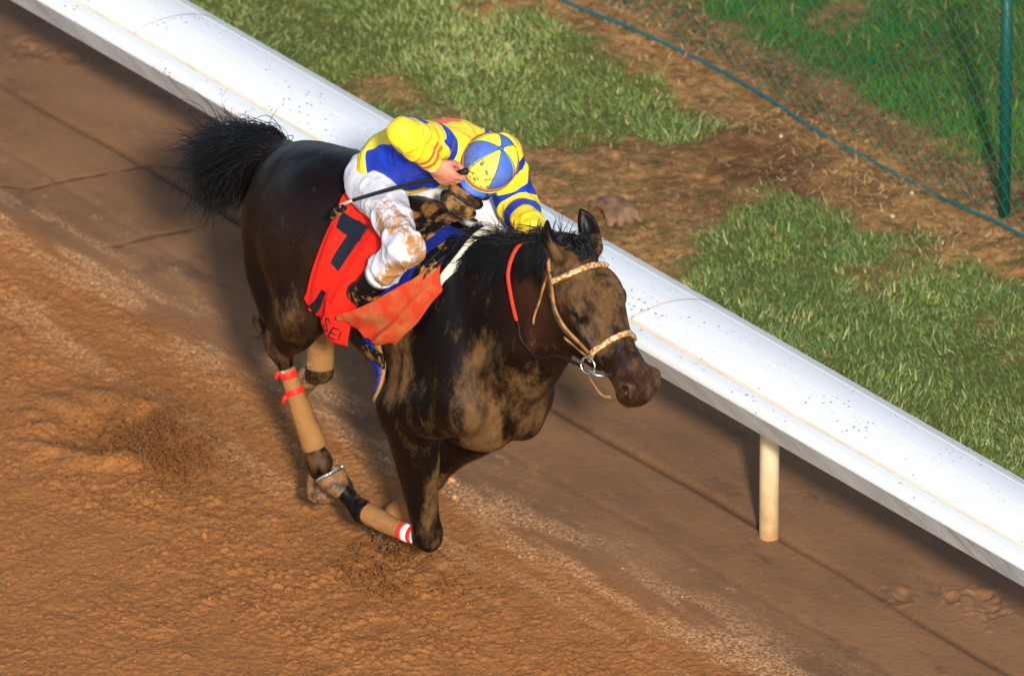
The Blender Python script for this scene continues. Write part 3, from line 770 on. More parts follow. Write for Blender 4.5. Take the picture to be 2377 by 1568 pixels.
# flank hollow, girth groove, jugular groove
for s in (-1, 1):
    hv.ell((-.60, s * .31, 1.21), (.06, .05, .14), k=.06, cut=True)
    hv.tube([(-.245, s * .30, 1.12), (-.20, s * .27, .92)], .02, k=.06, cut=True)
hv.smooth(1)
for s in (-1, 1):
    hv.ell(hd(.228, .036, s * .112), (.030, .019, .022), hD, hQ, k=.008, cut=True)      # eye opening
    hv.tube([hd(.20, .030, s * .102), hd(.225, .018, s * .108), hd(.252, .030, s * .100)], .007, k=.008)    # upper lid
    hv.tube([hd(.204, .046, s * .106), hd(.228, .054, s * .108), hd(.25, .046, s * .102)], .0055, k=.008)    # lower lid
    hv.tube([hd(.53, .035, s * .078), hd(.545, .012, s * .068), hd(.572, .014, s * .056), hd(.586, .04, s * .062)], .009, k=.02, n=12)   # nostril rim
    hv.ell(hd(.562, .034, s * .079), (.022, .012, .026), np.array(hD) * .8 + .8 * np.array(hQ), hQ, k=.006, cut=True)   # nostril
    hv.tube([hd(.625, .112, 0), hd(.60, .116, s * .04), hd(.55, .122, s * .068), hd(.49, .118, s * .074)], .0075, k=.006, n=14, cut=True)   # mouth line
    hv.tube([hd(.33, .10, s * .085), hd(.40, .095, s * .072), hd(.46, .085, s * .07)], .006, k=.02, cut=True)
hV, hF = hv.mesh(); del hv
hV = relax(hV, hF, 1, .2)

def blob(P, c, r):
    return np.exp(-(((P - np.array(c)) / np.array(r)) ** 2).sum(1))
def segd(P, a, b):
    a, b = np.array(a), np.array(b); e = b - a; t = np.clip(((P - a) @ e) / (e @ e), 0, 1); return np.linalg.norm(P - a - t[:, None] * e, axis=1)
hmud = np.zeros(len(hV))
for c, r, w in (((.30, -.15, 1.0), (.085, .09, .28), 1.2), ((.27, -.12, .84), (.13, .10, .11), 1.0), ((.42, -.06, 1.12), (.13, .10, .20), .78), ((.38, .06, .95), (.14, .12, .2), .72), ((-.06, -.26, 1.12), (.05, .1, .24), .95), ((.0, -.24, 1.05), (.035, .1, .2), .7),
                ((.04, -.13, .58), (.05, .06, .20), .95), ((-.03, -.2, .86), (.06, .06, .07), .5), ((-.66, -.30, 1.00), (.11, .10, .14), .62), ((.62, -.10, 1.34), (.10, .05, .14), .45), ((-.35, -.1, .85), (.25, .2, .08), .4), ((.14, -.2, .9), (.2, .1, .2), .45), ((.3, -.15, 1.25), (.2, .1, .2), .3)):
    hmud = np.maximum(hmud, w * blob(hV, c, r))
hmud = np.maximum(hmud, .02)
s_ax = (hV - hP) @ hD; q_ax = (hV - hP) @ hQ
face = sstep(-.06, .03, s_ax) * sstep(.17, .06, q_ax) * (hV[:, 0] > .5)
hmud = np.maximum(hmud, face * .52 * sstep(.50, .28, s_ax) + face * .18)
eyes = sum(blob(hV, hd(.235, .05, s * .1), (.06, .06, .06)) for s in (-1, 1)) + blob(hV, hd(.2, .17, -.08), (.1, .1, .1)); hmud = hmud - .3 * eyes * (hV[:, 0] > .5)
hmud = np.maximum(hmud, .42 * sstep(.42, .5, s_ax) * (hV[:, 0] > .8)); hmud = np.maximum(hmud, .9 * sstep(.11, .15, q_ax) * sstep(.50, .54, s_ax) * (hV[:, 0] > .8))
blackp = np.zeros(len(hV))
for a, b, r0 in (((-.03, -.13, .40), (-.42, -.21, .38), .08), ((-.33, .12, .40), (-.48, .1, .08), .09), ((-.965, -.168, .845), (-.80, -.16, .74), .08), ((-.80, -.16, .74), (-.70, -.1, .3), .08), ((-1.03, .13, .90), (-.95, .1, .5), .1), ((-.98, .1, .53), (-1.05, .1, .5), .08)):
    blackp = np.maximum(blackp, sstep(r0 + .05, r0, segd(hV, a, b)))
hmud = np.maximum(hmud, .44 * blackp)
crest = sstep(.16, .05, segd(hV * [1, 1, 1], (0, 0, 1.5), (.33, 0, 1.62))) 
blackp = np.maximum(blackp, .9 * np.maximum(crest, sstep(.13, .05, segd(hV, (.33, 0, 1.62), (.64, 0, 1.74)))))
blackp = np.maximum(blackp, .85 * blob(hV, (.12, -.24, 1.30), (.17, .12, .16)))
blackp = np.maximum(blackp, .8 * blob(hV, (.12, -.20, 1.0), (.07, .1, .28)))  # dark streak paints a shading groove into the shoulder coat
tanr = np.maximum(.8 * blob(hV, (.56, -.1, 1.5), (.13, .1, .16)), .75 * blob(hV, (-1.10, -.1, 1.2), (.09, .25, .25)))
tanr = np.maximum(tanr, .42 * sstep(.40, .52, s_ax) * (hV[:, 0] > .8)); tanr = np.maximum(tanr, .7 * blob(hV, (-.56, -.26, 1.15), (.06, .1, .2))); tanr = np.maximum(tanr, .2 * blob(hV, (-.8, -.28, 1.3), (.25, .14, .2)))
hme = mesh_np('racehorse', hV, hF)
attr(hme, 'mud', hmud); attr(hme, 'black', np.clip(blackp, 0, 1)); attr(hme, 'tan', np.clip(tanr, 0, 1))
n = N('bay_coat', .42, .13)
c = n.mix(n.noise(6, 4), srgb(8, 5, 5), srgb(22, 12, 9))
c = n.mix(n.math('MULTIPLY', n.att('tan'), n.ramp(n.noise(8, 3), .2, .7, .5, 1.)), c, srgb(66, 40, 28))
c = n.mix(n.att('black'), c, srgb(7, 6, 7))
mn = n.math('ADD', n.ramp(n.noise(15, 7, .70, stretch=(1, 1, .45)), .30, .70, .18, .82), n.math('MULTIPLY', n.noise(90, 3, .7), .35))
mud = n.ramp(n.math('SUBTRACT', n.math('ADD', n.att('mud'), mn), 1.22), -.36, .40, 0, .88)
mudc = n.mix(n.noise(30, 4), srgb(76, 53, 31), srgb(118, 85, 51))
c = n.mix(mud, c, mudc)
fl = n.math('MULTIPLY', n.ramp(n.noise(190, 3, .6), .64, .70), n.ramp(n.noise(5, 3), .45, .65))
c = n.mix(n.math('MULTIPLY', fl, .7), c, srgb(120, 86, 54))
n.color(c); n.rough(n.ramp(mud, 0, 1, .40, .85))
n.bump(n.noise(260, 2, .6, stretch=(1, 1, .25)), .18, .002)
n.bump(n.math('MULTIPLY', mud, n.noise(120, 4, .7)), .5, .004)
n.bump(n.noise(16, 2), .10, .012)
COAT = n.m
horse = link('racehorse', hme, COAT)
tag(horse, 'dark bay racehorse galloping along the rail, its chest and face caked with mud', 'horse')
# ------------------------------------------------------------------ hooves, bandages, hair and bridle of the horse
from mathutils.bvhtree import BVHTree
def bvh_of(V, F): return BVHTree.FromPolygons([tuple(v) for v in V.tolist()], F.tolist())
HB = bvh_of(hV, hF)
def snap(p, off=.0, tree=None):
    q, nn, _, _ = (tree or HB).find_nearest(Vector(p)); 
    return np.array(q) + np.array(nn) * off, np.array(nn)

def strap(name, pts, width, thick, off, m, parent, n=40, closed=False, do_snap=True, taper=None, tree=None, out=None):
    """a flat strap lying on a surface"""
    P = catmull(pts, n); Q, Nn = [], []
    for p in P:
        if do_snap: q, nn = snap(p, off, tree)
        else: q = np.array(p[:3]); nn = snap(p, 0, tree)[1] if out is None else np.array(out, float)
        Q.append(q); Nn.append(nn)
    Q = np.array(Q); Nn = np.array(Nn)
    for _ in range(2):
        Q[1:-1] = .25 * Q[:-2] + .5 * Q[1:-1] + .25 * Q[2:]; Nn[1:-1] = .25 * Nn[:-2] + .5 * Nn[1:-1] + .25 * Nn[2:]
    T = np.gradient(Q, axis=0); T /= np.linalg.norm(T, axis=1)[:, None]
    Nn -= T * (Nn * T).sum(1)[:, None]; Nn /= np.linalg.norm(Nn, axis=1)[:, None]; B = np.cross(T, Nn)
    w = width * .5 * (np.ones(n) if taper is None else np.interp(np.linspace(0, 1, n), np.linspace(0, 1, len(taper)), taper)); w = w[:, None]; th = thick * .5
    prof = [(-1, -1), (-1, .4), (-.8, 1), (.8, 1), (1, .4), (1, -1)]
    V = np.stack([Q + B * w * a + Nn * th * b for a, b in prof], 1).reshape(-1, 3); k = len(prof); Fs = []
    for i in range(n - 1):
        for j in range(k):
            Fs.append((i * k + j, i * k + (j + 1) % k, (i + 1) * k + (j + 1) % k, (i + 1) * k + j))
    me = bpy.data.meshes.new(name); me.from_pydata(V.tolist(), [], Fs + [tuple(range(k))[::-1], tuple((n - 1) * k + j for j in range(k))]); me.update()
    o = link(name, me, m, parent); return o

# hooves and shoes
n = N('hoof_horn', .6, .3)
n.color(n.mix(n.ramp(n.noise(22, 4, .6), .35, .6), srgb(26, 21, 19), srgb(126, 90, 54))); n.bump(n.noise(60, 3, stretch=(1, 1, .2)), .3, .004)
HOOF_MAT = n.m
SHOE_MAT = plain('shoe_steel', srgb(186, 184, 178), .35, .5, .8)
def hoof(base, axis, toe, mudm, shoe):
    a = np.array(axis, float); a /= np.linalg.norm(a); t = np.array(toe, float); t -= a * (a @ t); t /= np.linalg.norm(t); b = np.cross(a, t)
    V, Fs = [], []; k = 20
    rows = [(-.016, .034, .0), (-.004, .043, .002), (.012, .047, .007), (.035, .052, .015), (.062, .057, .024), (.066, .055, .024), (.060, .030, .020)]
    for d, r, sh in rows:
        for i in range(k):
            th = 2 * math.pi * i / k; c, s_ = math.cos(th), math.sin(th)
            rr = r * (1 if c > -.3 else 1 - .25 * (-c - .3)); V.append(np.array(base) + a * d + t * (c * rr * 1.08 + sh) + b * s_ * rr)
    for i in range(len(rows) - 1):
        for j in range(k): Fs.append((i * k + j, i * k + (j + 1) % k, (i + 1) * k + (j + 1) % k, (i + 1) * k + j))
    Fs.append(tuple((len(rows) - 1) * k + j for j in range(k)))
    me = bpy.data.meshes.new('hoof'); me.from_pydata([tuple(v) for v in V], [], Fs); me.update()
    ho = link('hoof', me, mudm, horse)
    if shoe:
        ang = np.linspace(math.radians(-140), math.radians(140), 26)
        p = [np.array(base) + a * .0725 + t * (math.cos(q) * .053 + .022) + b * math.sin(q) * .051 for q in ang]
        build('horseshoe', [tube_np(np.array(p), .0065, 6, 1.0)], SHOE_MAT, ho)
hoof(HOOF_R[0], HOOF_R[1], (-.5, 0, -.6), HOOF_MAT, True)
hoof(HOOF_L[0] - np.array([0, 0, .02]), HOOF_L[1], (1, 0, .2), HOOF_MAT, False)
hoof(HOOF_HR[0], HOOF_HR[1], (1, 0, -.3), HOOF_MAT, False)
hoof(HOOF_HL[0], HOOF_HL[1], (.2, 0, -1), HOOF_MAT, True)

# leg bandages
n = N('bandage_muddy', .8, .15)
wv = n.node('TexWave', wave_type='BANDS', bands_direction='Z'); wv.inputs['Scale'].default_value = 24; wv.inputs['Distortion'].default_value = 2.2; n.put(wv.inputs['Vector'], n.coord())
cl = n.mix(n.noise(18, 4), srgb(120, 82, 45), srgb(148, 106, 62))
cl = n.mix(n.ramp(n.noise(9, 5, .7), .5, .66, 0, .6), cl, srgb(98, 66, 36))
cl = n.mix(n.math('MULTIPLY', n.ramp(n.noise(11, 4, .65), .56, .66), n.ramp(n.att('edge'), .3, .8)), cl, srgb(226, 220, 210))
n.color(cl); n.bump(wv.outputs['Fac'], .12, .004); n.bump(n.noise(26, 4, .6), .6, .010); n.bump(n.noise(120, 3), .3, .002)
BAND_MAT = n.m
TAPE_MAT = plain('tape_red', srgb(222, 34, 22), .5, .3, var=.15); TAPEW_MAT = plain('tape_white', srgb(226, 218, 208), .6, .3)
def bandage(pts, rad, tapes, whites=()):
    P = catmull(np.concatenate([np.array(pts, float), np.array(rad)[:, None]], 1), 40); k = 22
    _, T, Nn, B = frames(P); a = np.linspace(0, 2 * math.pi, k, endpoint=False); ridge = 1 + .006 * np.sin(np.arange(40) * 1.1) + .008 * np.sin(np.arange(40) * .37)
    r = P[:, 3] * ridge
    V = P[:, None, :3] + r[:, None, None] * (np.cos(a)[None, :, None] * Nn[:, None] + np.sin(a)[None, :, None] * B[:, None])
    tp = np.linspace(0, 1, 40)
    V = V.reshape(-1, 3); i = np.arange(39)[:, None] * k; j = np.arange(k)[None]
    Fq = np.stack([i + j, i + (j + 1) % k, i + k + (j + 1) % k, i + k + j], -1).reshape(-1, 4)
    cap0 = [P[0, :3] + .72 * (V[q] - P[0, :3]) + T[0] * .004 for q in range(k)]; cap1 = [P[-1, :3] + .72 * (V[39 * k + q] - P[-1, :3]) - T[-1] * .004 for q in range(k)]
    Va = np.vstack([V, cap0, cap1]); q = np.arange(k); n0 = 40 * k
    Fa = np.vstack([Fq, np.stack([n0 + q, n0 + (q + 1) % k, (q + 1) % k, q], -1), np.stack([39 * k + q, 39 * k + (q + 1) % k, n0 + k + (q + 1) % k, n0 + k + q], -1)])
    me = mesh_np('leg_bandage', Va, Fa); ed = np.concatenate([np.repeat(np.maximum(np.exp(-((tp - .0) / .12) ** 2), np.exp(-((tp - 1) / .16) ** 2)), k), np.zeros(2 * k)])
    attr(me, 'edge', ed); o = link('leg_bandage', me, BAND_MAT, horse)
    for (t0, t1, mat, nm) in [(a_, b_, TAPE_MAT, 'tape') for a_, b_ in tapes] + [(a_, b_, TAPEW_MAT, 'tape') for a_, b_ in whites]:
        q = np.linspace(t0, t1, 5); C = np.stack([np.interp(q, tp, P[:, c]) for c in range(4)], 1)
        build(nm, [tube_np(C[:, :3], C[:, 3] * 1.035, k)], mat, o)
bandage([(-.075, -.14, .330), (-.16, -.158, .328), (-.25, -.177, .337), (-.335, -.197, .35)], [.031, .033, .038, .040], [(.05, .12), (.22, .29)], [(-.0, .045), (.125, .215)])
bandage([(-.365, .122, .335), (-.41, .117, .28), (-.46, .11, .215), (-.508, .104, .16)], [.034, .036, .04, .05], [(.05, .12)])
bandage([(-.815, -.163, .715), (-.79, -.153, .65), (-.745, -.138, .54), (-.698, -.122, .425)], [.031, .032, .041, .046], [(.04, .13), (.25, .33)])
bandage([(-.952, .122, .775), (-.958, .115, .72), (-.964, .108, .65), (-.957, .10, .575)], [.036, .043, .050, .050], [])
for p0 in ((-.826, -.186, .70), (-.797, -.176, .612)):
    build('tape_tail', [tube_np([p0, (p0[0] - .012, p0[1] - .005, p0[2] - .02), (p0[0] - .012, p0[1] - .006, p0[2] - .035)], [.009, .008, .004], 6, .4)], TAPE_MAT, horse)

# eyes
n = N('horse_eye', .08, .6); n.color(srgb(14, 9, 7)); EYE = n.m
def ball(c, r, seg=16, sq=(1, 1, 1)):
    th = np.linspace(0, math.pi, seg // 2 + 1); ph = np.linspace(0, 2 * math.pi, seg, endpoint=False)
    V = np.array([[math.sin(t) * math.cos(p), math.sin(t) * math.sin(p), math.cos(t)] for t in th for p in ph]) * np.array(sq) * r + np.array(c)
    Fs = [(i * seg + j, (i + 1) * seg + j, (i + 1) * seg + (j + 1) % seg, i * seg + (j + 1) % seg) for i in range(seg // 2) for j in range(seg)]
    return V, np.array(Fs)
for s in (-1, 1):
    build('eye', [ball(hd(.228, .036, s * .098), .0212)], EYE, horse)

# hair
n = N('black_hair', .42, .35); n.color(n.mix(n.noise(30, 2), srgb(7, 7, 10), srgb(18, 16, 19))); HAIR = n.m
def strands(name, curves, w0, parent, mat, seg=14):
    """tapered three-sided strands; curves: list of control point lists"""
    Vs, Fs, k = [], [], 0; a = np.array([0, 2.094, 4.189])
    for pts in curves:
        P = catmull(pts, seg); P_, T, Nn, B = frames(P); w = w0 * (1 - np.linspace(0, 1, seg) ** 1.5) * (.7 + .6 * random.random()) + .0004
        V = P_[:, None] + w[:, None, None] * (np.cos(a)[None, :, None] * Nn[:, None] + np.sin(a)[None, :, None] * B[:, None])
        i = np.arange(seg - 1)[:, None] * 3; j = np.arange(3)[None]
        Fs.append(np.stack([i + j, i + (j + 1) % 3, i + 3 + (j + 1) % 3, i + 3 + j], -1).reshape(-1, 4) + k); Vs.append(V.reshape(-1, 3)); k += seg * 3
    return link(name, mesh_np(name, np.vstack(Vs), np.vstack(Fs)), mat, parent)

def jit(s): return np.array([random.gauss(0, s), random.gauss(0, s), random.gauss(0, s)])
G = [np.array(g, float) for g in (
    [(-1.00, 0, 1.43), (-1.10, 0, 1.468), (-1.25, 0, 1.44), (-1.40, 0, 1.385), (-1.54, 0, 1.36)],
    [(-1.03, 0, 1.44), (-1.14, 0, 1.462), (-1.28, 0, 1.41), (-1.42, 0, 1.31), (-1.54, 0, 1.21)],
    [(-1.05, 0, 1.43), (-1.15, 0, 1.44), (-1.27, 0, 1.365), (-1.37, 0, 1.24), (-1.43, 0, 1.11)],
    [(-1.05, 0, 1.41), (-1.13, 0, 1.40), (-1.21, 0, 1.33), (-1.28, 0, 1.22), (-1.34, 0, 1.11)])]
curves = []
for _ in range(5000):
    t = min(2.999, max(0, random.betavariate(1.6, 1.3) * 3)); i = int(t); f = t - i
    g = G[i] * (1 - f) + G[i + 1] * f
    L = random.uniform(.72, 1.04) * (random.uniform(1.1, 1.35) if random.random() < .09 else 1)
    o = np.array([0, random.gauss(0, .06), random.gauss(0, .018)]); g2 = g[0] + (g - g[0]) * L
    sp = np.linspace(0, 1, 5)[:, None] ** .7
    g2 = g2 + o * sp + np.array([jit(.012) * q for q in (.4, .7, 1, 1.6, 2.4)])
    curves.append(g2)
for _ in range(70):    # fly-away hairs
    b = G[random.choice((0, 0, 1, 1, 2))][random.choice((1, 2, 3))]; d = np.array([random.uniform(-.24, -.03), random.gauss(0, .05), random.gauss(.0, .045)])
    curves.append([b, b + d * .4 + jit(.01), b + d * .8 + jit(.025), b + d * 1.1 + jit(.04) + [0, 0, -.02]])
strands('tail', curves, .0014, horse, HAIR)
curves = []
for _ in range(4200):
    x = random.uniform(.06, .625); c = np.array(HB.ray_cast(Vector((x, 0, 2.4)), Vector((0, 0, -1)))[0])
    c = np.array([x, random.gauss(0, .012), c[2] - .006]); sd = -1 if random.random() < .72 else 1
    L = random.uniform(.07, .16) * min(1, .5 + x * 1.8); up = random.betavariate(1.5, 3) * .7
    if random.random() < .07:
        d1 = np.array([-.25 * L, sd * .25 * L, up * L * .6]); d2 = np.array([-.7 * L, sd * random.uniform(.3, .75) * L, (up * .5 - .3) * L])
        curves.append([c, c + d1 * .6 + jit(.004), c + d1 + d2 * .4 + jit(.006), c + d1 + d2 + jit(.012)])
    else:
        sw = float(vn2(np.array([x]), np.array([.5]), 26, 7)[0]); e = np.array([-.1 - 1.0 * sw - .2 * random.random(), sd * .55, -.35 - .6 * (1 - sw) - .2 * random.random()]) * L * (1.0 + .6 * sw); r_ = [c]
        for t in (.35, .7, 1.0):
            q, nn = snap(c + e * t + jit(.006)); r_.append(q + nn * (.004 + .010 * random.random() + .022 * sw * t))
        curves.append(r_)
strands('mane', curves, .0016, horse, HAIR, 9)
curves = []
for _ in range(130):
    c = np.array(hd(random.uniform(-.02, .02), random.uniform(.0, .03), random.gauss(0, .018))) + [0, 0, .006]; e = np.array(hd(random.uniform(.05, .10), -.008, random.uniform(-.02, .07)))
    m = (c + e) / 2 + np.array([.03, random.gauss(.015, .02), .03]) * random.uniform(.3, 1.0)
    curves.append([c, c * .6 + m * .4 + jit(.002) + [0, 0, .006], m + jit(.004), m * .4 + e * .6 + jit(.005), e + jit(.008)])
for _ in range(24):
    c = np.array(hd(.0, .01, random.gauss(0, .02))); curves.append([c, c + [.0, .0, .02] + jit(.005), c + [.03, .02, .035] + jit(.012), c + [.06, .03, .03] + jit(.02), c + [.08, .04, .0] + jit(.02)])
strands('forelock', curves, .0019, horse, HAIR, 10)

# bridle
n = N('leather_tan', .55, .35); n.color(n.mix(n.ramp(n.noise(25, 4), .3, .7), srgb(96, 62, 34), srgb(166, 120, 72))); n.bump(n.noise(150, 2), .3, .002); TAN = n.m
n = N('band_gold', .45, .4); n.color(n.mix(n.ramp(n.noise(70, 3), .42, .6), srgb(140, 96, 52), srgb(206, 170, 122))); n.bump(n.noise(140, 3), .5, .003); GOLD = n.m
n = N('leather_dark', .5, .35); n.color(n.mix(n.ramp(n.noise(18, 4), .5, .7), srgb(22, 18, 16), srgb(110, 78, 48))); DARK = n.m
STEEL = plain('bit_steel', srgb(196, 194, 190), .22, .5, .95)
br = empty('bridle', tuple(hP)); tag(br, 'gold and brown leather bridle with a steel bit ring on the horse head', 'bridle')
strap('browband', [hd(.085, .075, -.12), hd(.088, .03, -.11), hd(.10, -.03, -.05), hd(.105, -.04, .03), hd(.10, .0, .10), hd(.10, .06, .12)], .020, .014, .006, GOLD, br)
strap('noseband', [hd(.385, .16, -.08), hd(.38, .09, -.10), hd(.375, .0, -.07), hd(.375, -.03, 0), hd(.378, .0, .07), hd(.385, .09, .10), hd(.39, .16, .07)], .021, .015, .006, GOLD, br)
strap('cheekpiece', [hd(.0, .06, -.1), hd(.09, .085, -.13), hd(.17, .125, -.13), hd(.26, .14, -.12), hd(.34, .13, -.10), hd(.385, .125, -.09)], .015, .007, .004, TAN, br)
strap('cheekpiece', [hd(.10, .095, -.13), hd(.17, .145, -.13), hd(.26, .16, -.12), hd(.33, .15, -.10), hd(.38, .135, -.09)], .010, .006, .004, DARK, br)
strap('throat_latch', [hd(.05, .08, -.12), hd(.09, .16, -.13), hd(.12, .22, -.13), hd(.16, .27, -.10)], .010, .005, .004, TAN, br)
strap('headpiece', [hd(.06, .08, -.1), hd(-.02, .07, -.07), hd(-.045, .05, 0), hd(-.02, .07, .07), hd(.06, .08, .1)], .020, .006, .004, DARK, br)
def ring(c, r, rt, ax, name, parent, m):
    a = np.array(ax, float); a /= np.linalg.norm(a); u = np.cross(a, [0, 0, 1.]); u /= np.linalg.norm(u); w = np.cross(a, u)
    an = np.linspace(0, 2 * math.pi, 30); p = np.array([np.array(c) + r * (math.cos(q) * u + math.sin(q) * w) for q in an]); return build(name, [tube_np(p, rt, 8)], m, parent)
bc = np.array(hd(.40, .145, -.088))
ring(bc, .029, .0042, (.35, -1, .2), 'bit_ring', br, STEEL)
b2, _ = snap(hd(.47, .13, -.08), .004)
build('bit_cheek', [tube_np([bc + [.012, -.004, -.012], bc * .5 + b2 * .5 + [.005, -.006, -.012], b2], [.006, .010, .004], 10)], STEEL, br)
chin = [bc + np.array([0, -.004, -.026]), np.array(hd(.455, .185, -.078)), np.array(hd(.51, .185, -.066)), np.array(hd(.535, .15, -.06))]
build('chin_strap', [tube_np(catmull(chin, 16), .0075, 8, .5)], TAN, br)
strap('crown_tab', [hd(.27, .175, -.11), hd(.33, .165, -.10), hd(.385, .14, -.095)], .014, .005, .012, TAN, br, 12)
# ------------------------------------------------------------------ saddle gear
def patch(name, rows, off, m, parent, nu=26, nv=26, fold=.0, seed=1, tree=None, thick=.004, do_snap=True, bill=None, frey=0.):
    """a cloth panel draped over the horse: rows of control points, snapped to the body and lifted by off"""
    R_ = np.array([catmull(r, nv) for r in rows]); Gd = np.stack([catmull(R_[:, j], nu) for j in range(nv)], 1)   # nu x nv x 3
    out = np.zeros_like(Gd)
    for i in range(nu):
        for j in range(nv):
            u, v = i / (nu - 1), j / (nv - 1); q, nn = snap(Gd[i, j])
            e = off + fold * (math.sin(9 * v + 3.1 * math.sin(3 * u + seed)) * .5 + .5) * u
            if bill: e += bill(u, v)
            out[i, j] = q + nn * e
            if frey and i == nu - 1: out[i, j] += jit(frey)
    V = out.reshape(-1, 3); Fq = [(i * nv + j, (i + 1) * nv + j, (i + 1) * nv + j + 1, i * nv + j + 1) for i in range(nu - 1) for j in range(nv - 1)]
    me = mesh_np(name, V, np.array(Fq)); uv = np.array([(i / (nu - 1), j / (nv - 1)) for i in range(nu) for j in range(nv)])
    attr(me, 'pu', uv[:, 0]); attr(me, 'pv', uv[:, 1])
    o = link(name, me, m, parent)
    sd = o.modifiers.new('thickness', 'SOLIDIFY'); sd.thickness = thick; sd.offset = 0
    sb = o.modifiers.new('smooth', 'SUBSURF'); sb.levels = sb.render_levels = 1
    return o, out

def cloth_mat(name, base, mudc, mudlo, mudhi, rough=.8, mudscale=9, weave=500, marks=None):
    n = N(name, rough, .15); c = n.mix(n.noise(12, 3), tuple(q * .85 for q in base[:3]) + (1,), base)
    if marks: c = marks(n, c)
    mk = n.ramp(n.noise(mudscale, 6, .65), mudlo, mudhi); c = n.mix(mk, c, mudc); n.color(c)
    n.bump(n.noise(weave, 2), .15, .001); n.bump(n.noise(20, 3), .25, .01); n.bump(n.math('MULTIPLY', mk, n.noise(150, 3)), .5, .003)
    return n.m
MUD = srgb(150, 106, 62)
RED = cloth_mat('cloth_red', srgb(232, 36, 20), MUD, .80, .95)
ORANGE = cloth_mat('cloth_red_dusty', srgb(176, 50, 24), srgb(150, 94, 54), .40, .74)
BLUE = cloth_mat('pad_blue', srgb(24, 38, 130), srgb(88, 84, 84), .56, .8)
CHAM = cloth_mat('pad_white', srgb(206, 198, 178), MUD, .55, .78)
INK = plain('number_black', srgb(20, 26, 34), .5, .3)
BLACKL = cloth_mat('leather_black_muddy', srgb(16, 16, 18), srgb(140, 98, 56), .54, .62, .45, 16)

pad, _ = patch('saddle_pad', [[(-.10, -.03, 1.54), (-.04, -.03, 1.54), (.02, -.03, 1.55), (.08, -.03, 1.56)], [(-.14, -.13, 1.45), (-.08, -.14, 1.45), (.0, -.14, 1.45), (.08, -.13, 1.45)], [(-.16, -.24, 1.32), (-.10, -.25, 1.32), (-.04, -.24, 1.32), (.04, -.24, 1.33)], [(-.20, -.3, 1.20), (-.15, -.3, 1.18), (-.09, -.3, 1.18), (-.02, -.28, 1.20)]], .030, BLUE, None, fold=.004)
tag(pad, 'royal blue saddle pad lying under the dark racing saddle', 'saddle pad')
cloth, grid = patch('number_cloth', [[(-.56, .04, 1.50), (-.4, .04, 1.50), (-.2, .04, 1.52)], [(-.545, -.09, 1.46), (-.40, -.1, 1.46), (-.16, -.1, 1.47)], [(-.51, -.2, 1.32), (-.38, -.24, 1.33), (-.19, -.24, 1.34)], [(-.525, -.26, 1.19), (-.42, -.28, 1.18), (-.25, -.28, 1.20)], [(-.555, -.28, 1.13), (-.47, -.3, 1.085), (-.29, -.3, 1.10)]], .026, RED, None, 34, 30, .030, 2.0, frey=.004, bill=lambda u, v: u * (.034 * math.exp(-((v - .66 - .05 * u) / .10) ** 2) + .022 * math.exp(-((v - .18) / .12) ** 2) - .006 * math.exp(-((v - .42) / .06) ** 2)))
tag(cloth, 'bright red number cloth with a black digit hanging behind the rider leg', 'number cloth')
def on_cloth(name, polys, m, parent, g, lift=.006):
    """flat print on a cloth: polygons in (u, v) of the panel"""
    nu, nv = g.shape[:2]
    def at(u, v):
        a, b = u * (nu - 1), v * (nv - 1); i, j = min(int(a), nu - 2), min(int(b), nv - 2); f, h_ = a - i, b - j
        p = (g[i, j] * (1 - f) + g[i + 1, j] * f) * (1 - h_) + (g[i, j + 1] * (1 - f) + g[i + 1, j + 1] * f) * h_
        nn = np.cross(g[i + 1, j] - g[i, j], g[i, j + 1] - g[i, j]); nn /= np.linalg.norm(nn) + 1e-9
        c = snap(p)[1]; nn = nn if nn @ c > 0 else -nn
        return p + nn * lift
    parts = []
    for quad in polys:
        (a, b, c, d) = [np.array(q) for q in quad]; k = 7; V = []
        for i in range(k):
            for j in range(k):
                s_, t = i / (k - 1), j / (k - 1); q = (a * (1 - s_) + b * s_) * (1 - t) + (d * (1 - s_) + c * s_) * t; V.append(at(q[0], q[1]) + np.array([.2, -.7, .3]) * .0015 * len(parts))
        parts.append((np.array(V), np.array([(i * k + j, (i + 1) * k + j, (i + 1) * k + j + 1, i * k + j + 1) for i in range(k - 1) for j in range(k - 1)])))
    return build(name, parts, m, parent)
on_cloth('digit', [[(.315, .14), (.30, .50), (.40, .56), (.42, .20)], [(.30, .36), (.30, .56), (.60, .50), (.58, .34)]], INK, cloth, grid)
on_cloth('dark_stripe', [[(.74, .34), (.74, .44), (.985, .30), (.97, .14)]], INK, cloth, grid)

# the lower tail of the cloth with the lettering
tail_c = np.array([[(-.43, -.315, 1.16), (-.345, -.325, 1.15), (-.27, -.315, 1.155)], [(-.425, -.325, 1.115), (-.355, -.34, 1.10), (-.275, -.325, 1.11)], [(-.445, -.325, 1.075), (-.37, -.345, 1.05), (-.29, -.325, 1.055)], [(-.445, -.32, 1.052), (-.38, -.335, 1.022), (-.295, -.32, 1.03)]])
tail_c = tail_c + np.array([.05, 0, .05])
def grid_from(ctrl, nu, nv):
    R_ = np.array([catmull(r, nv) for r in ctrl]); return np.stack([catmull(R_[:, j], nu) for j in range(nv)], 1)
def grid_mesh(name, g, m, parent, thick=.004):
    nu, nv = g.shape[:2]; Fq = np.array([(i * nv + j, (i + 1) * nv + j, (i + 1) * nv + j + 1, i * nv + j + 1) for i in range(nu - 1) for j in range(nv - 1)])
    o = link(name, mesh_np(name, g.reshape(-1, 3), Fq), m, parent); sd = o.modifiers.new('thickness', 'SOLIDIFY'); sd.thickness = thick; sd.offset = 0; return o
tg = grid_from(tail_c, 16, 16); grid_mesh('cloth_tail', tg, RED, cloth)
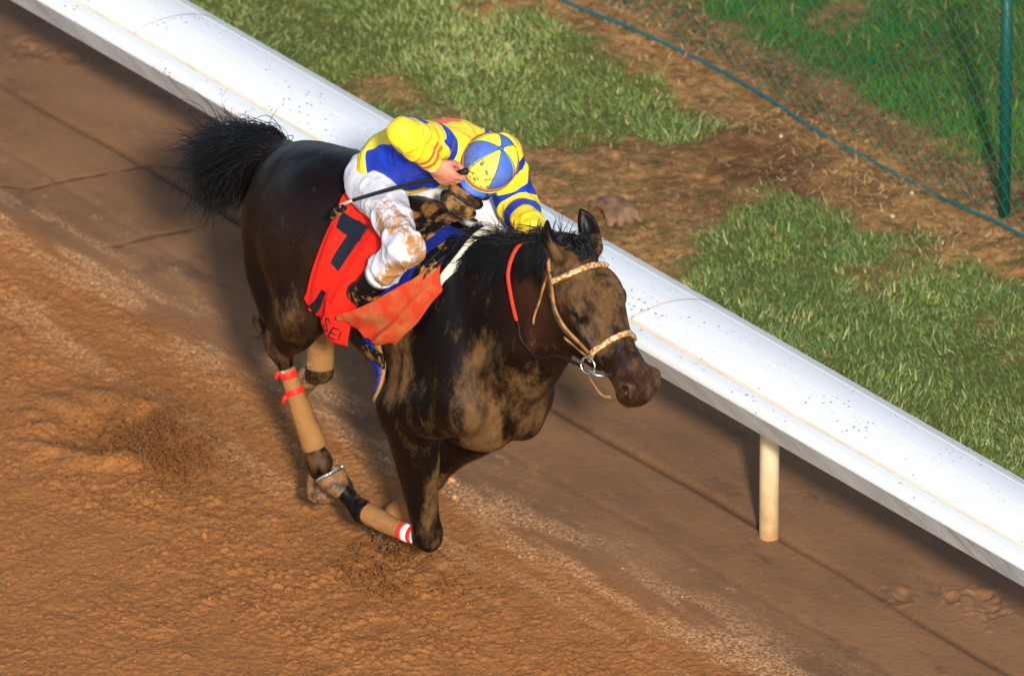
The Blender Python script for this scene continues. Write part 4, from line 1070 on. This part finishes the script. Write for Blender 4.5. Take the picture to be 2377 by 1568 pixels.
def stroke_letters(g, glyphs, m, parent, name):
    nu, nv = g.shape[:2]
    def at(u, v, lift=.005):
        a, b = min(max(u, 0), .999) * (nu - 1), min(max(v, 0), .999) * (nv - 1); i, j = min(int(a), nu - 2), min(int(b), nv - 2); f, h_ = a - i, b - j
        p = (g[i, j] * (1 - f) + g[i + 1, j] * f) * (1 - h_) + (g[i, j + 1] * (1 - f) + g[i + 1, j + 1] * f) * h_
        return p + np.array([.35, -.9, .25]) * lift
    for gl in glyphs: build(name, [tube_np(np.array([at(u, v) for u, v in catmull([(a, b, 0) for a, b in st], 14)[:, :2]]), .0032, 6, .5) for st in gl], m, parent)
S_g = [[(.42, .40), (.37, .28), (.44, .18), (.54, .22), (.58, .34), (.68, .40), (.76, .30), (.72, .16)]]
E_g = [[(.45, .53), (.80, .48)], [(.45, .53), (.47, .74)], [(.62, .50), (.64, .68)], [(.80, .48), (.82, .70)]]
stroke_letters(tg, [S_g, E_g, [[(.50, .80), (.80, .78)]]], INK, cloth, 'letter')

front, _ = patch('saddle_cloth', [[(.07, -.12, 1.45), (.095, -.13, 1.42), (.12, -.14, 1.39)], [(-.06, -.26, 1.33), (.01, -.26, 1.31), (.085, -.24, 1.29)], [(-.20, -.32, 1.24), (-.10, -.30, 1.215), (.025, -.28, 1.215)], [(-.24, -.34, 1.215), (-.14, -.31, 1.165), (-.03, -.30, 1.155)]], .03, ORANGE, None, 26, 24, .02, 4.0, bill=lambda u, v: (.085 * math.sin(min(u * 1.25, 1) * 1.57) * (1 - v) ** 1.2 + .035 * math.exp(-((v - .55 - .25 * u) / .09) ** 2) * u), frey=.004)
tag(front, 'dusty orange red saddle cloth flapping in front of the rider boot', 'saddle cloth')
yoke = build('withers_pad', [tube_np(catmull([(.135, .10, 1.50), (.135, .04, 1.565), (.14, -.03, 1.565), (.125, -.09, 1.50), (.10, -.155, 1.42), (.08, -.195, 1.36)], 26), [.022] * 4 + [.038] * 16 + [.034] * 6, 12, .5)], CHAM)
tag(yoke, 'off white rolled withers pad showing before the saddle', 'withers pad')

SADT = cloth_mat('saddle_muddy', srgb(18, 17, 18), srgb(138, 96, 54), .44, .54, .5, 8)
saddle = empty('racing_saddle', (-.2, 0, 1.5)); tag(saddle, 'small black muddy racing saddle strapped over the blue pad', 'saddle')
patch('seat', [[(-.36, .10, 1.5), (-.2, .10, 1.5), (-.03, .09, 1.5)], [(-.38, 0, 1.55), (-.2, 0, 1.55), (-.01, 0, 1.56)], [(-.36, -.14, 1.5), (-.2, -.15, 1.5), (-.05, -.14, 1.5)]], .034, SADT, saddle, 18, 18, thick=.010)
patch('flap', [[(.035, -.06, 1.55), (.06, -.06, 1.55), (.095, -.06, 1.55)], [(.03, -.14, 1.48), (.06, -.14, 1.48), (.09, -.13, 1.48)], [(-.02, -.24, 1.36), (.01, -.24, 1.36), (.055, -.23, 1.36)], [(-.09, -.3, 1.24), (-.07, -.3, 1.23), (-.02, -.28, 1.25)]], .034, BLACKL, saddle, 18, 14, thick=.008)
build('pommel', [tube_np(catmull([(.045, .10, 1.475), (.06, .05, 1.535), (.06, -.04, 1.54), (.045, -.10, 1.49), (.01, -.17, 1.42)], 20), [.018] * 20, 10)], BLACKL, saddle)
for q in (0, .022):
    strap('stirrup_strap', [(.085 - q, -.12, 1.49), (.03 - q, -.24, 1.36), (-.03 - q, -.29, 1.27)], .014, .006, .042, BLACKL, saddle, 20)
strap('girth', [(-.20, -.3, 1.14), (-.19, -.28, 1.0), (-.18, -.2, .88), (-.18, -.05, .80), (-.18, .12, .82), (-.2, .25, 1.0)], .105, .012, .008, cloth_mat('girth_tan', srgb(150, 112, 66), srgb(96, 70, 42), .4, .7), saddle, 40)
strap('girth_strap', [(-.20, -.3, 1.14), (-.19, -.28, 1.0), (-.18, -.2, .88), (-.18, -.05, .80), (-.18, .12, .82)], .05, .008, .018, cloth_mat('girth_blue', srgb(26, 44, 150), MUD, .55, .66, .7, 14), saddle, 40)
strap('under_flap', [(-.28, -.31, 1.085), (-.19, -.30, 1.055), (-.10, -.3, 1.06)], .055, .01, .03, BLACKL, saddle, 16)

# ------------------------------------------------------------------ the jockey
J = dict(pel=(-.385, 0, 1.63), wai=(-.27, -.01, 1.715), che=(-.10, 0, 1.81), nek=(.03, 0, 1.855), shR=(.035, -.165, 1.945), shL=(.02, .16, 1.79), elR=(.115, -.345, 2.068), wrR=(.122, -.213, 1.908), elL=(.06, .205, 1.605), wrL=(.295, .085, 1.625), hnL=(.365, .06, 1.64),
         hiR=(-.365, -.10, 1.625), hiL=(-.36, .09, 1.595), knR=(.045, -.285, 1.575), anR=(-.205, -.278, 1.30), toR=(-.11, -.262, 1.235), knL=(-.03, .24, 1.44), anL=(-.2, .27, 1.2), toL=(-.05, .30, 1.15))
J = {k: np.array(v) for k, v in J.items()}
HC = np.array([.150, .02, 1.868]); HU = np.array([.63, 0, .777]); HF = np.array([.378, -.872, -.311]); HF -= HU * (HF @ HU); HF /= np.linalg.norm(HF); HL = np.cross(HU, HF)   # helmet frame: up, face, left
def hp(f, l, u): return HC + HF * f + HL * l + HU * u
tipW = np.array([-.30, -.36, 1.60]); hand = np.array([.15, -.145, 1.85])
wd = tipW - hand; wd /= np.linalg.norm(wd)
viewd = np.array(cam_dir)
hdir = hand - J['wrR']; hdir /= np.linalg.norm(hdir); hdir -= wd * (hdir @ wd) * .6; hdir /= np.linalg.norm(hdir)
palm = np.cross(hdir, wd); palm /= np.linalg.norm(palm); palm = palm if palm @ np.array([.7, -.55, .45]) < 0 else -palm     # the side the fingers close on

def grow(parts, lo, hi, h, smooth=1):
    v = Vol(lo, hi, h)
    for f in parts: f(v)
    v.smooth(smooth); return v.mesh()
def finish(name, VF, m, parent, cols=None):
    V, Fq = VF; me = mesh_np(name, V, Fq)
    if cols is not None: attr(me, 'col', cols)
    return link(name, me, m, parent)
def normals(V, Fq):
    nrm = np.cross(V[Fq[:, 2]] - V[Fq[:, 0]], V[Fq[:, 3]] - V[Fq[:, 1]]); out = np.stack([np.bincount(Fq.ravel(), np.repeat(nrm[:, c], 4), minlength=len(V)) for c in range(3)], 1)
    return out / (np.linalg.norm(out, axis=1)[:, None] + 1e-9)
def wrinkle(VF, amp, freq, seed, stretch=(1, 1, 1)):
    V, Fq = VF; nn = normals(V, Fq); q = V * np.array(stretch)
    w = np.stack([vn3(q, freq * .5, seed + i) for i in range(3)], 1) - .5
    a = 1 - np.abs(2 * vn3(q + .09 * w, freq, seed + 5) - 1); b = 1 - np.abs(2 * vn3(q + .05 * w, freq * 2.1, seed + 6) - 1)
    return V + nn * (amp * (a * a * .7 + .45 * b * b - .4))[:, None], Fq

LO, HI = (-.64, -.42, 1.08), (.46, .40, 2.22)
def T(v, pts, r, k=.03, **kw): v.tube([tuple(map(float, p)) for p in pts], r, k=k, **kw)
def body(v):
    T(v, [J['pel'], J['wai'], J['che'], J['nek']], [.08, .07, .08, .05], rb=[.10, .09, .11, .07], side=(.05, .95, -.2))
    T(v, [J['nek'], hp(0, 0, -.07)], [.06, .055])
    v.ell(tuple(hp(0, 0, -.025)), (.09, .074, .088), HF, HL, k=.02)          # skull
    v.ell(tuple(hp(.035, 0, -.085)), (.062, .055, .075), HF, HL, k=.03)      # face
    v.ell(tuple(hp(.062, 0, -.145)), (.03, .03, .026), HF, HL, k=.02)        # chin
    T(v, [hp(.085, 0, -.04), hp(.105, 0, -.085), hp(.095, 0, -.09)], [.01, .015, .012], k=.012)   # nose
    for s in (-1, 1): v.ell(tuple(hp(-.005, s * .075, -.06)), (.017, .008, .028), HF, HL, k=.008)
    T(v, [J['shR'], J['elR'], J['wrR']], [.045, .04, .028]); T(v, [J['shL'], J['elL'], J['wrL'], J['hnL']], [.045, .04, .028, .03])
    T(v, [J['hiR'], J['knR']], [.06, .04]); T(v, [J['knR'], J['anR'], J['toR']], [.04, .03, .022]); T(v, [J['hiL'], J['knL']], [.06, .04]); T(v, [J['knL'], J['anL'], J['toL']], [.04, .03, .022])
    # right fist round the whip
    kn0 = J['wrR'] + hdir * .085; hs = 1.22
    v.ell(tuple(J['wrR'] + hdir * .046), (.056, .046, .023), hdir, wd, k=.012)
    T(v, [J['wrR'] - hdir * .03, J['wrR'] + hdir * .02], [.026, .026], k=.012)
    for i in range(4):
        b = kn0 - wd * (.0225 * (i - 1.5)) + hdir * (-.005 * abs(i - 1.3)) - palm * .006; L = (1.0, 1.08, 1.03, .86)[i] * hs
        T(v, [b - hdir * .024, b], [.0115, .0128], k=.007)
        T(v, [b, b + hdir * .026 * L + palm * .010, b + hdir * .030 * L + palm * .036, b + hdir * .006 + palm * .048, b - hdir * .016 + palm * .040], [.0122, .0115, .0106, .0098, .0086], k=.004, n=13)
    tb = J['wrR'] + hdir * .022 - wd * .034 + palm * .012
    T(v, [J['wrR'] + hdir * .005 - wd * .015 + palm * .006, tb, tb + hdir * .03 + palm * .022 - wd * .004, tb + hdir * .048 + palm * .034 + wd * .012], [.016, .0135, .0115, .0095], k=.008, n=10)
    # left hand on the rein and neck
    for i in range(4):
        b = J['hnL'] + np.array([.02, .018 * (1.5 - i), .008]); T(v, [b, b + [.022, 0, -.004], b + [.028, 0, -.024], b + [.01, 0, -.034]], [.010, .0098, .0092, .008], k=.004, n=9)
    T(v, [J['hnL'] + [-.02, -.02, .0], J['hnL'] + [.015, -.036, -.006], J['hnL'] + [.04, -.03, -.012]], [.014, .012, .009], k=.008, n=7)
n = N('skin', .5, .35); c = n.mix(n.noise(25, 3), srgb(176, 104, 82), srgb(206, 138, 112)); c = n.mix(n.ramp(n.noise(30, 5, .65), .56, .68), c, srgb(150, 100, 64)); n.color(c)
n.b.inputs['Subsurface Weight'].default_value = .08; n.b.inputs['Subsurface Radius'].default_value = (.01, .004, .002); n.bump(n.noise(220, 2), .2, .001)
SKIN = n.m
jock = finish('person', grow([body], LO, HI, .0047), SKIN, None)
tag(jock, 'person crouching on the galloping horse in a yellow and blue shirt holding a whip', 'person')

def pants(v):
    T(v, [J['pel'] + [-.01, 0, .0], J['wai'] + [-.04, 0, -.02]], [.118, .10], rb=[.15, .135], side=(0, 1, 0), k=.05)
    for s, hi, kn, an in ((-1, 'hiR', 'knR', 'anR'), (1, 'hiL', 'knL', 'anL')):
        a, b, c = J[hi], J[kn], J[an]
        T(v, [a + [-.02, 0, -.02], a * .55 + b * .45 + [0, 0, .008], b], [.09, .070, .057], k=.05)
        T(v, [b, b * .72 + c * .28, c * .56 + b * .44], [.058, .057, .053], k=.03)
PV, PF = wrinkle(grow([pants], (-.70, -.46, 1.1), (.2, .44, 1.95), .0058), .020, 10, 70)
pm = np.zeros(len(PV))
dth = segd(PV, J['hiR'] * .45 + J['knR'] * .55, J['knR']); front_ = (PV - (J['hiR'] * .4 + J['knR'] * .6)) @ np.array([.45, -.45, .75])
pm = np.maximum(pm, 1.25 * np.exp(-(dth / .12) ** 2) * sstep(-.02, .06, front_) * sstep(.10, .03, np.abs(PV[:, 1] + .27)))
pm = np.maximum(pm, 1.1 * np.exp(-(segd(PV, J['knR'] + [.03, -.02, -.03], J['anR'] * .75 + J['knR'] * .25 + [.03, -.03, 0]) / .06) ** 2))
pm = np.maximum(pm, .6 * blob(PV, J['knL'] + np.array([-.06, -.03, .05]), (.06, .06, .08))); pm = np.maximum(pm, .46)
n = N('breeches_white', .75, .2); mk = n.ramp(n.math('SUBTRACT', n.math('ADD', n.att('mud'), n.math('ADD', n.noise(18, 6, .7), n.math('MULTIPLY', n.noise(90, 3, .7), .5))), 1.55), -.10, .12)
c = n.mix(n.noise(8, 3), srgb(190, 187, 196), srgb(208, 205, 211)); c = n.mix(mk, c, n.mix(n.noise(40, 3), srgb(150, 104, 60), srgb(178, 128, 78)))
n.color(c); n.bump(n.noise(22, 4, .6), .5, .014); n.bump(n.math('MULTIPLY', mk, n.noise(130, 3)), .6, .004)
me = mesh_np('breeches', PV, PF); attr(me, 'mud', pm); link('breeches', me, n.m, jock)
build('knee_cuff', [tube_np([J['anR'] * .53 + J['knR'] * .47, J['anR'] * .63 + J['knR'] * .37], [.060, .056], 20)], n.m, jock)

for a, b, c in (('knR', 'anR', 'toR'), ('knL', 'anL', 'toL')):
    def boot(v):
        k_, an, to = J[a], J[b], J[c]; T(v, [k_ * .45 + an * .55, k_ * .2 + an * .8, an], [.052, .050, .044], k=.02)
        T(v, [an + [-.035, 0, -.015], an * .5 + to * .5, to], [.040, .038, .033], k=.025)
    sy = -1 if b == 'anR' else 1
    finish('boot', grow([boot], (-.35, -.42 if sy < 0 else .12, 1.05), (.15, -.12 if sy < 0 else .42, 1.5), .006), BLACKL, jock)

def shirt(v):
    T(v, [J['wai'] + [-.075, 0, -.04], J['wai'] * .5 + J['che'] * .5, J['che'], J['nek'] + [-.01, 0, .0]], [.118, .113, .112, .065], rb=[.152, .152, .165, .10], side=(.05, .95, -.25), k=.05, n=14)
    T(v, [J['che'] + [.02, -.05, .02], J['shR']], [.09, .075], k=.05); T(v, [J['che'] + [.02, .05, -.01], J['shL']], [.09, .075], k=.05)
    T(v, [J['shR'], J['shR'] * .45 + J['elR'] * .55, J['elR'], J['elR'] * .45 + J['wrR'] * .55, J['wrR'] * .86 + J['elR'] * .14], [.070, .068, .058, .043, .032], k=.03, n=15)
    T(v, [J['shL'], J['elL'], J['elL'] * .4 + J['wrL'] * .6, J['wrL'] + [.015, 0, .01]], [.074, .068, .056, .040], k=.03, n=13)
SV, SF = wrinkle(grow([shirt], (-.50, -.46, 1.48), (.40, .34, 2.22), .0048), .018, 9.5, 90)
ta = np.clip(((SV - J['wai']) @ (J['nek'] - J['wai'])) / ((J['nek'] - J['wai']) @ (J['nek'] - J['wai'])), -.4, 1.2)
lat = (SV - (J['wai'] + ta[:, None] * (J['nek'] - J['wai']))) @ np.array([.05, .95, -.25]); upv = (SV - (J['wai'] + ta[:, None] * (J['nek'] - J['wai']))) @ np.array([-.25, .2, .93])
dR = np.minimum(segd(SV, J['shR'], J['elR']), segd(SV, J['elR'], J['wrR'])); dL = np.minimum(segd(SV, J['shL'], J['elL']), segd(SV, J['elL'], J['wrL']))
dT = segd(SV, J['wai'], J['che']) - .05
armR = dR < np.minimum(dT + .01, .082); armL = (dL < np.minimum(dT + .0, .10)) & (SV[:, 1] > .08)
tL = np.where(segd(SV, J['shL'], J['elL']) < segd(SV, J['elL'], J['wrL']), np.clip(((SV - J['shL']) @ (J['elL'] - J['shL'])) / ((J['elL'] - J['shL']) @ (J['elL'] - J['shL'])), 0, 1), 1 + np.clip(((SV - J['elL']) @ (J['wrL'] - J['elL'])) / ((J['wrL'] - J['elL']) @ (J['wrL'] - J['elL'])), 0, 1))
wob = .02 * (vn3(SV, 14, 5) - .5)
blue = np.zeros(len(SV))
blue = np.maximum(blue, (~armR & ~armL & (lat + wob < -.03) & (upv < .055 + wob * 2) & (upv > -.105) & (ta > -.22 + wob * 3) & (ta < .95)))
rsh = np.linalg.norm(SV - J['shR'], axis=1); lsh = np.linalg.norm(SV - J['shL'], axis=1)
blue = np.maximum(blue, (dR + wob < .112) & ~armR & (upv > -.03)); blue = np.maximum(blue, (lsh > .088) & (lsh < .118) & ~armL & (upv > .0))
blue = np.maximum(blue, armL & (((tL > .10) & (tL < .30)) | ((tL > .60) & (tL < .98)) | ((tL > 1.30) & (tL < 1.58))))
back_ = (SV - (J['elR'] * .62 + J['shR'] * .38)) @ np.array([-.55, .1, .7])
blue = np.maximum(blue, armR & (back_ > .03) & (np.abs((SV - J['elR']) @ ((J['shR'] - J['elR']) / np.linalg.norm(J['shR'] - J['elR'])) - .085) < .028))
org = (ta > .50) & (ta < .86) & (lat > -.075) & (lat < .03) & (upv > .035) & ~armR
tW = ((SV - J['elR']) @ (J['wrR'] - J['elR'])) / ((J['wrR'] - J['elR']) @ (J['wrR'] - J['elR']))
bands = armR & (((tW > .60) & (tW < .68)) | ((tW > .76) & (tW < .84))) & (segd(SV, J['elR'], J['wrR']) < .07)
def soft(mask, it=4):
    m_ = np.asarray(mask, float)[:, None]; return relax(m_ * [1, 1, 1], SF, it, .7)[:, 0]
me = mesh_np('shirt', SV, SF); attr(me, 'blue', soft(blue)); attr(me, 'org', soft(org, 3)); attr(me, 'band', soft(bands, 2))
n = N('silk_shirt', .5, .3); c = n.mix(n.ramp(n.att('blue'), .44, .56), srgb(238, 206, 42), srgb(22, 52, 168)); c = n.mix(n.ramp(n.att('org'), .44, .56), c, srgb(232, 96, 52)); c = n.mix(n.ramp(n.att('band'), .4, .55), c, srgb(214, 92, 60)); c = n.mix(n.ramp(n.noise(14, 5, .65), .64, .74, 0, .7), c, srgb(164, 118, 66)); n.color(c); n.bump(n.noise(26, 3, .6), .35, .01); n.bump(n.noise(400, 2), .1, .001)
link('shirt', me, n.m, jock)
WHITE = plain('wrist_wrap', srgb(228, 218, 206), .7)
build('wrist_wrap', [tube_np([J['wrR'] * .84 + J['elR'] * .16, J['wrR'] * .95 + J['elR'] * .05, J['wrR'] + hdir * .006], [.032, .031, .029], 18)], WHITE, jock)

# helmet with its quartered cover, peak, band and the goggles
def dome(scale, f0=-.018):
    rows, k = 22, 72; V, Fs, cols = [], [], []
    for i in range(rows + 1):
        th = (i / rows) * math.radians(98)
        for j in range(k):
            ph = 2 * math.pi * j / k; s_ = math.sin(th)
            V.append(hp(math.cos(ph) * s_ * .127 * scale, math.sin(ph) * s_ * .107 * scale, f0 + math.cos(th) * .118 * scale))
    for i in range(rows):
        for j in range(k): Fs.append((i * k + j, (i + 1) * k + j, (i + 1) * k + (j + 1) % k, i * k + (j + 1) % k))
    return np.array(V), np.array(Fs), rows, k
V, Fs, rows, k = dome(.9)
n = N('cap_silk', .65, .2); c = n.mix(n.ramp(n.noise(9, 5, .6), .35, .75, 0, .4), n.att('col', 'Color'), srgb(150, 140, 110)); mk = n.math('MULTIPLY', n.ramp(n.noise(46, 5, .7), .5, .58), n.ramp(n.att('spat'), .2, .9)); c = n.mix(mk, c, n.mix(.5, srgb(120, 96, 34), srgb(90, 84, 60))); n.color(c); n.bump(mk, .3, .003); n.bump(n.noise(18, 2), .12, .006)
CAP = n.m
ph = np.tile(np.degrees(2 * math.pi * np.arange(k) / k), rows + 1); sec = np.floor(((ph + 30) % 360) / 60).astype(int); th = np.repeat(np.arange(rows + 1), k)
col = np.where((sec % 2 == 0)[:, None], lin(246, 236, 70), lin(52, 96, 190)); 
me = mesh_np('helmet', V, Fs); attr(me, 'col', col); attr(me, 'spat', np.exp(-(((ph + 180) % 360 - 170) / 60) ** 2) * sstep(3, 13, th))
helmet = link('helmet', me, CAP, jock); sd = helmet.modifiers.new('thickness', 'SOLIDIFY'); sd.thickness = .01
build('button', [ball(hp(0, 0, .089), .011, 12)], plain('cap_button', srgb(60, 84, 150), .6), helmet)
for q in range(6):      # panel piping
    a = math.radians(30 + 60 * q); p = [hp(math.cos(a) * math.sin(t) * .1157, math.sin(a) * math.sin(t) * .0977, -.018 + math.cos(t) * .1076) for t in np.linspace(.05, math.radians(97), 18)]
    build('piping', [tube_np(np.array(p), .0016, 5)], plain('cap_piping', srgb(84, 90, 70), .7), helmet)
band = [hp(math.cos(a) * .115, math.sin(a) * .0975, -.012 - .014 * math.cos(a)) for a in np.linspace(0, 2 * math.pi, 60)]
def hband(name, pts, w, th_, m, parent):
    P = np.array(pts); c = P - HC; T_ = np.gradient(P, axis=0); T_ /= np.linalg.norm(T_, axis=1)[:, None]; c -= HU * (c @ HU)[:, None]; c /= np.linalg.norm(c, axis=1)[:, None]
    V = np.stack([P + c * a * th_ + HU * b * w for a, b in ((0, -.5), (1, -.4), (1, .4), (0, .5))], 1).reshape(-1, 3); m_ = len(P)
    return build(name, [(V, np.array([(i * 4 + j, i * 4 + j + 1, i * 4 + j + 5, i * 4 + j + 4) for i in range(m_ - 1) for j in range(3)]))], m, parent)
hband('goggle_band', band, .016, .004, plain('band_brown', srgb(150, 98, 58), .7, var=.25), helmet)
peak = []
for i, r in enumerate(np.linspace(0, 1, 5)):
    for a in np.linspace(math.radians(-62), math.radians(62), 22):
        w = math.cos(a * 1.42); peak.append(hp((.110 + .022 * r * max(w, 0)) * math.cos(a), (.0935 + .014 * r * max(w, 0)) * math.sin(a), -.036 - .018 * r - .006 * math.cos(a)))
o = build('peak', [(np.array(peak), np.array([(i * 22 + j, (i + 1) * 22 + j, (i + 1) * 22 + j + 1, i * 22 + j + 1) for i in range(4) for j in range(21)]))], plain('peak_blue', srgb(48, 88, 184), .5), helmet); o.modifiers.new('thickness', 'SOLIDIFY').thickness = .006
edge = [hp((.1125) * math.cos(a), (.096) * math.sin(a), -.038) for a in np.linspace(math.radians(-60), math.radians(60), 24)]
build('peak_trim', [tube_np(np.array(edge), .0045, 6)], plain('trim_yellow', srgb(240, 232, 80), .5), helmet)
GFR = cloth_mat('goggle_frame', srgb(18, 16, 14), srgb(130, 94, 56), .5, .62, .4, 20)
n = N('goggle_lens', .12, .5); n.color(n.mix(n.ramp(n.noise(20, 4), .4, .62), srgb(46, 34, 22), srgb(142, 104, 62))); n.b.inputs['Coat Weight'].default_value = .5; LENS = n.m
def goggles(fo, uo, tilt, parent):
    rim = []; k = 40
    for i in range(k + 1):
        a = 2 * math.pi * i / k; l = math.cos(a) * .068; u = math.sin(a) * .030 * (1 if math.sin(a) > 0 else 1 - .25 * math.exp(-(l / .014) ** 2)); rim.append((l, u))
    P = np.array([hp(fo + .012 - 2.6 * l * l + tilt * u, l, uo + u) for l, u in rim]); g = build('goggles', [tube_np(P, .0065, 8)], GFR, parent)
    c = hp(fo + .016, 0, uo); V = np.vstack([P * .98 + c * .02, [c], P * .55 + c * .45 + HF * .004]); m_ = len(P)
    Fq = [(i, i + 1, m_ + 2 + i, m_ + 1 + i) for i in range(k)]; Ft = [(m_ + 1 + i, m_ + 2 + i, m_, m_) for i in range(k)]
    build('lens', [(V, np.array(Fq + Ft))], LENS, g)
goggles(.088, -.072, .0, jock); goggles(.100, -.118, -.35, jock); goggles(.122, -.158, -.5, jock)
build('chin_strap', [tube_np(np.array([hp(.0, -.088, -.04), hp(.03, -.078, -.12), hp(.055, -.03, -.165), hp(.055, .03, -.165), hp(.03, .078, -.12), hp(0, .088, -.04)]), .005, 6)], GFR, jock)

# whip
whip = empty('whip', tuple(hand)); tag(whip, 'black riding whip held in the rider hand, its flap over the red cloth', 'whip')
wc = J['wrR'] + hdir * .098 + palm * .022
p = catmull([wc - wd * .052, wc, wc + wd * .25 + np.array([0, 0, .012]), wc + wd * .48 + np.array([0, -.004, .008]), wc + (tipW - wc) * .90], 30)
build('grip', [tube_np(p[:7], [.013, .0125, .012, .012, .0118, .0115, .0108], 10), ball(p[0], .0135, 10)], plain('grip_black', srgb(20, 20, 22), .5), whip)
build('shaft', [tube_np(p[6:26], np.linspace(.0105, .0065, 20), 8)], plain('shaft_black', srgb(24, 24, 28), .4, .4), whip)
build('tip', [tube_np(p[25:], .0062, 8)], plain('tip_tan', srgb(178, 158, 128), .6), whip)
f0 = p[-1]; side_ = np.cross(wd, [0, 0, 1.]); side_ /= np.linalg.norm(side_)
fl = [f0 - wd * .02, f0 + wd * .02 + np.array([0, 0, -.004]), f0 + wd * .045 + np.array([.005, 0, -.018])]
for q in (-1, 1): build('flap', [tube_np(catmull([a + side_ * q * .006 + np.array([0, 0, q * .003]) for a in fl], 10), [.006, .012, .013, .013, .013, .013, .013, .013, .013, .012], 8, .3)], BLACKL, whip)

# reins from the bit over the neck to the rider hands
rein = empty('reins', tuple(bc)); tag(rein, 'red and black reins running from the bit along the horse neck', 'reins')
rp = [bc + np.array([-.02, -.006, -.01]), np.array((.70, -.12, 1.36)), np.array((.585, -.125, 1.31)), np.array((.505, -.135, 1.40)), np.array((.46, -.14, 1.53)), np.array((.435, -.125, 1.60)), np.array((.42, -.07, 1.665)), J['hnL'] + np.array([.03, -.03, .01])]
P = catmull(rp, 60)
for i in range(12, 60):
    q, nn = snap(P[i]); dd = (P[i] - q) @ nn
    if dd < .012: P[i] = q + nn * .012
build('rein_leather', [tube_np(P[:31], .0075, 8, .55)], cloth_mat('rein_dark', srgb(30, 18, 16), MUD, .6, .75, .5), rein)
build('rein_grip', [tube_np(P[30:], .0098, 8, .6)], cloth_mat('rein_red', srgb(196, 54, 30), srgb(150, 90, 60), .5, .8, .6), rein)
rp2 = [np.array(hd(.40, .145, .088)), np.array((.62, .13, 1.42)), np.array((.48, .13, 1.58)), J['hnL'] + np.array([.03, .03, .01])]
build('rein_leather', [tube_np(catmull(rp2, 30), .0075, 8, .55)], plain('rein_far', srgb(40, 22, 18), .5), rein)
